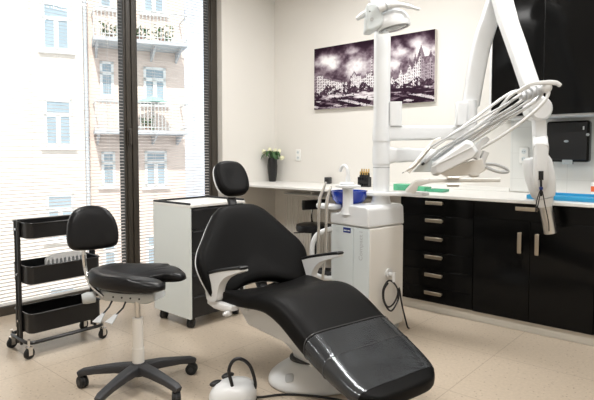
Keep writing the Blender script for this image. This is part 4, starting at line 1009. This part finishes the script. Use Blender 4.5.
# ================================================================ FOOT PEDAL AND CABLE
pcn = on_z(233, 394, .03); ph = math.atan2(RT.y, RT.x)
fpd = thing('foot_pedal', 'white domed foot control with black pedals on the floor left of the chair base', 'foot pedal', (pcn.x, pcn.y, 0), ph)
def pring(sx, sy, z, cx=0): return [(cx+.115*sx*math.copysign(abs(math.cos(a))**.8, math.cos(a)), .10*sy*math.copysign(abs(math.sin(a))**.8, math.sin(a)), z) for a in [2*PI*k/36 for k in range(36)]]
obj('base_plate', MB().rings([pring(1.0, 1.0, .0), pring(1.02, 1.02, .004), pring(1.0, 1.0, .012)]), 'dgrey', fpd)
obj('housing', MB().rings([pring(.99, .99, .012), pring(1.0, 1.0, .03), pring(.94, .95, .055, .004), pring(.80, .84, .078, .012), pring(.55, .6, .094, .022), pring(.2, .25, .10, .03)]), 'whitep', fpd, sharp=60)
for x, y, z, a in ((-.085, .02, .075, .5), (-.035, .075, .09, .5)):
    obj('pedal', MB().ball((x, y, z), (.034, .022, .013), 14, 8, (Vector((math.cos(a), math.sin(a), .1)).normalized(), Vector((-math.sin(a), math.cos(a), 0)), UP)).cyl((x, y, z-.035), (x, y, z), .01), 'black', fpd)
hr_ = [(x, y) for x, y in ((234, 399), (232, 385), (229, 371), (233, 361), (241, 359), (250, 366), (255, 381), (255, 388))]
hd3 = (pcn-CAM).dot(F0)
hoop = [at(x, y, hd3-.06+.008*i) for i, (x, y) in enumerate(hr_)]
obj('carrying_hoop', MB().tube(smooth_path(hoop, 6), .0085, 10), 'cable', fpd, world=True)
obj('socket_hole', MB().ball((.075, -.072, .038), .005), 'black', fpd)
cps = [on_z(250, 397.5, .012), on_z(262, 397, .006), on_z(283, 394.5, .006), on_z(308, 395.5, .006), on_z(335, 399, .006), on_z(352, 402, .006), on_z(380, 398, .006)]
cps[0] = Vector((cps[0].x, cps[0].y, .012))
obj('cable', MB().tube(smooth_path(cps, 6), .0055, 8), 'cable', fpd, world=True)

# ================================================================ LOW STOOL UNDER THE WORKTOP
ss = thing('low_stool', 'small black stool with backrest tucked under the worktop by the radiator', 'stool', (.93, -.45, 0), 0)
sd4 = 4.9
s_c = at(314, 226.5, sd4); bk_c = at(314, 204.5, sd4+.0)
ss.location = (s_c.x, s_c.y, 0)
obj('seat', MB().lathe([(.08, s_c.z-.045), (.165, s_c.z-.04), (.172, s_c.z-.01), (.165, s_c.z+.02), (.12, s_c.z+.032), (.02, s_c.z+.034)]), 'leathers', ss)
def bkp(u, v, o): return bk_c + (RT*.9+F0*.43).normalized()*u + UP*v + (-F0*.9+RT*.43).normalized()*(o+.8*u*u)
bo_l = smooth_loop([(-.125, -.035), (-.125, .035), (-.10, .045), (.10, .045), (.125, .035), (.125, -.035), (.10, -.045), (-.10, -.045)], 3)
obj('backrest', MB().rings([[bkp(p.x*s, p.y*s, o) for p in bo_l] for s, o in ((.9, -.025), (1, -.012), (1, .012), (.9, .025))]), 'leathers', ss, world=True)
obj('back_bar', MB().tube(smooth_path([bkp(0, -.03, -.03), bkp(0, -.12, -.05), Vector((s_c.x, s_c.y, s_c.z-.055))+F0*.12, Vector((s_c.x, s_c.y, s_c.z-.055))], 4), .010, 8), 'chrome', ss, world=True)
obj('lever', MB().tube([(0, 0, s_c.z-.05), tuple(Vector((0, 0, s_c.z-.06))-RT*.19)], .006, 8), 'black', ss)
obj('column', MB().cyl((0, 0, .1), (0, 0, s_c.z-.04), .025), 'black', ss)
for k in range(5):
    a = 2*PI*k/5+.3; d = Vector((math.cos(a), math.sin(a), 0))
    lg = obj('leg', MB().beam([d*.02+UP*.095, d*.15+UP*.085, d*.235+UP*.07], [(.04, .045), (.034, .04), (.028, .032)], (-d.y, d.x, 0)), 'dgrey', ss)
    caster(lg, Vector((s_c.x, s_c.y, 0))+d*.225+UP*.026, .026, .018, a+.8, stem=.018, hub='dgrey')

# ================================================================ LIGHT
w = bpy.data.worlds.new('sky'); S.world = w; w.use_nodes = True
bg = w.node_tree.nodes['Background']; bg.inputs['Color'].default_value = (.90, .95, 1.0, 1); bg.inputs['Strength'].default_value = 1.5
sun = bpy.data.lights.new('sun', 'SUN'); sun.energy = 3.9; sun.angle = math.radians(.6); sun.color = (1, .95, .88)
so = bpy.data.objects.new('sun', sun); COL.objects.link(so); so.rotation_euler = Vector((-.62, .42, -.66)).to_track_quat('-Z', 'Y').to_euler()
pl_ = bpy.data.lights.new('window_portal', 'AREA'); pl_.shape = 'RECTANGLE'; pl_.size = 2.84; pl_.size_y = 2.8; pl_.cycles.is_portal = True
po_ = bpy.data.objects.new('window_portal', pl_); COL.objects.link(po_); po_.location = (-.2, -2.19, 1.44); po_.rotation_euler = Vector((1, 0, 0)).to_track_quat('-Z', 'Z').to_euler()
k = 0
for x, y, label in ((1.5, -1.3, 'flat white ceiling light over the dental chair, out of frame'), (3.3, -1.3, 'flat white ceiling light before the wall cabinets, out of frame'), (1.5, -3.4, 'flat white ceiling light near the window end, out of frame'), (3.5, -3.6, 'flat white ceiling light behind the viewpoint, out of frame')):
    cl = thing('ceiling_light', label, 'ceiling light', (x, y, ZC-.06))
    obj('housing', B(x-.62, x+.62, y-.16, y+.16, ZC-.05, ZC), 'whitem', cl, world=True, bevel=.004)
    obj('diffuser', B(x-.60, x+.60, y-.14, y+.14, ZC-.056, ZC-.0505), 'panelled', cl, world=True)
    al = bpy.data.lights.new('ceiling_light_lamp', 'AREA'); al.shape = 'RECTANGLE'; al.size = 1.2; al.size_y = .28; al.energy = 32; al.color = (1, .993, .98)
    ao = bpy.data.objects.new('ceiling_light_lamp', al); COL.objects.link(ao); ao.location = (x, y, ZC-.06)
    k += 1

vs2 = S.view_settings; vs2.view_transform = 'Standard'; vs2.look = 'None'; vs2.exposure = 0.0; vs2.gamma = 1
try: vs2.use_curve_mapping = False
except Exception: pass
S.cycles.use_denoising = True
S.cycles.max_bounces = 8; S.cycles.diffuse_bounces = 4; S.cycles.glossy_bounces = 4; S.cycles.transmission_bounces = 6; S.cycles.transparent_max_bounces = 12
S.cycles.sample_clamp_indirect = 8; S.cycles.caustics_reflective = False; S.cycles.caustics_refractive = False
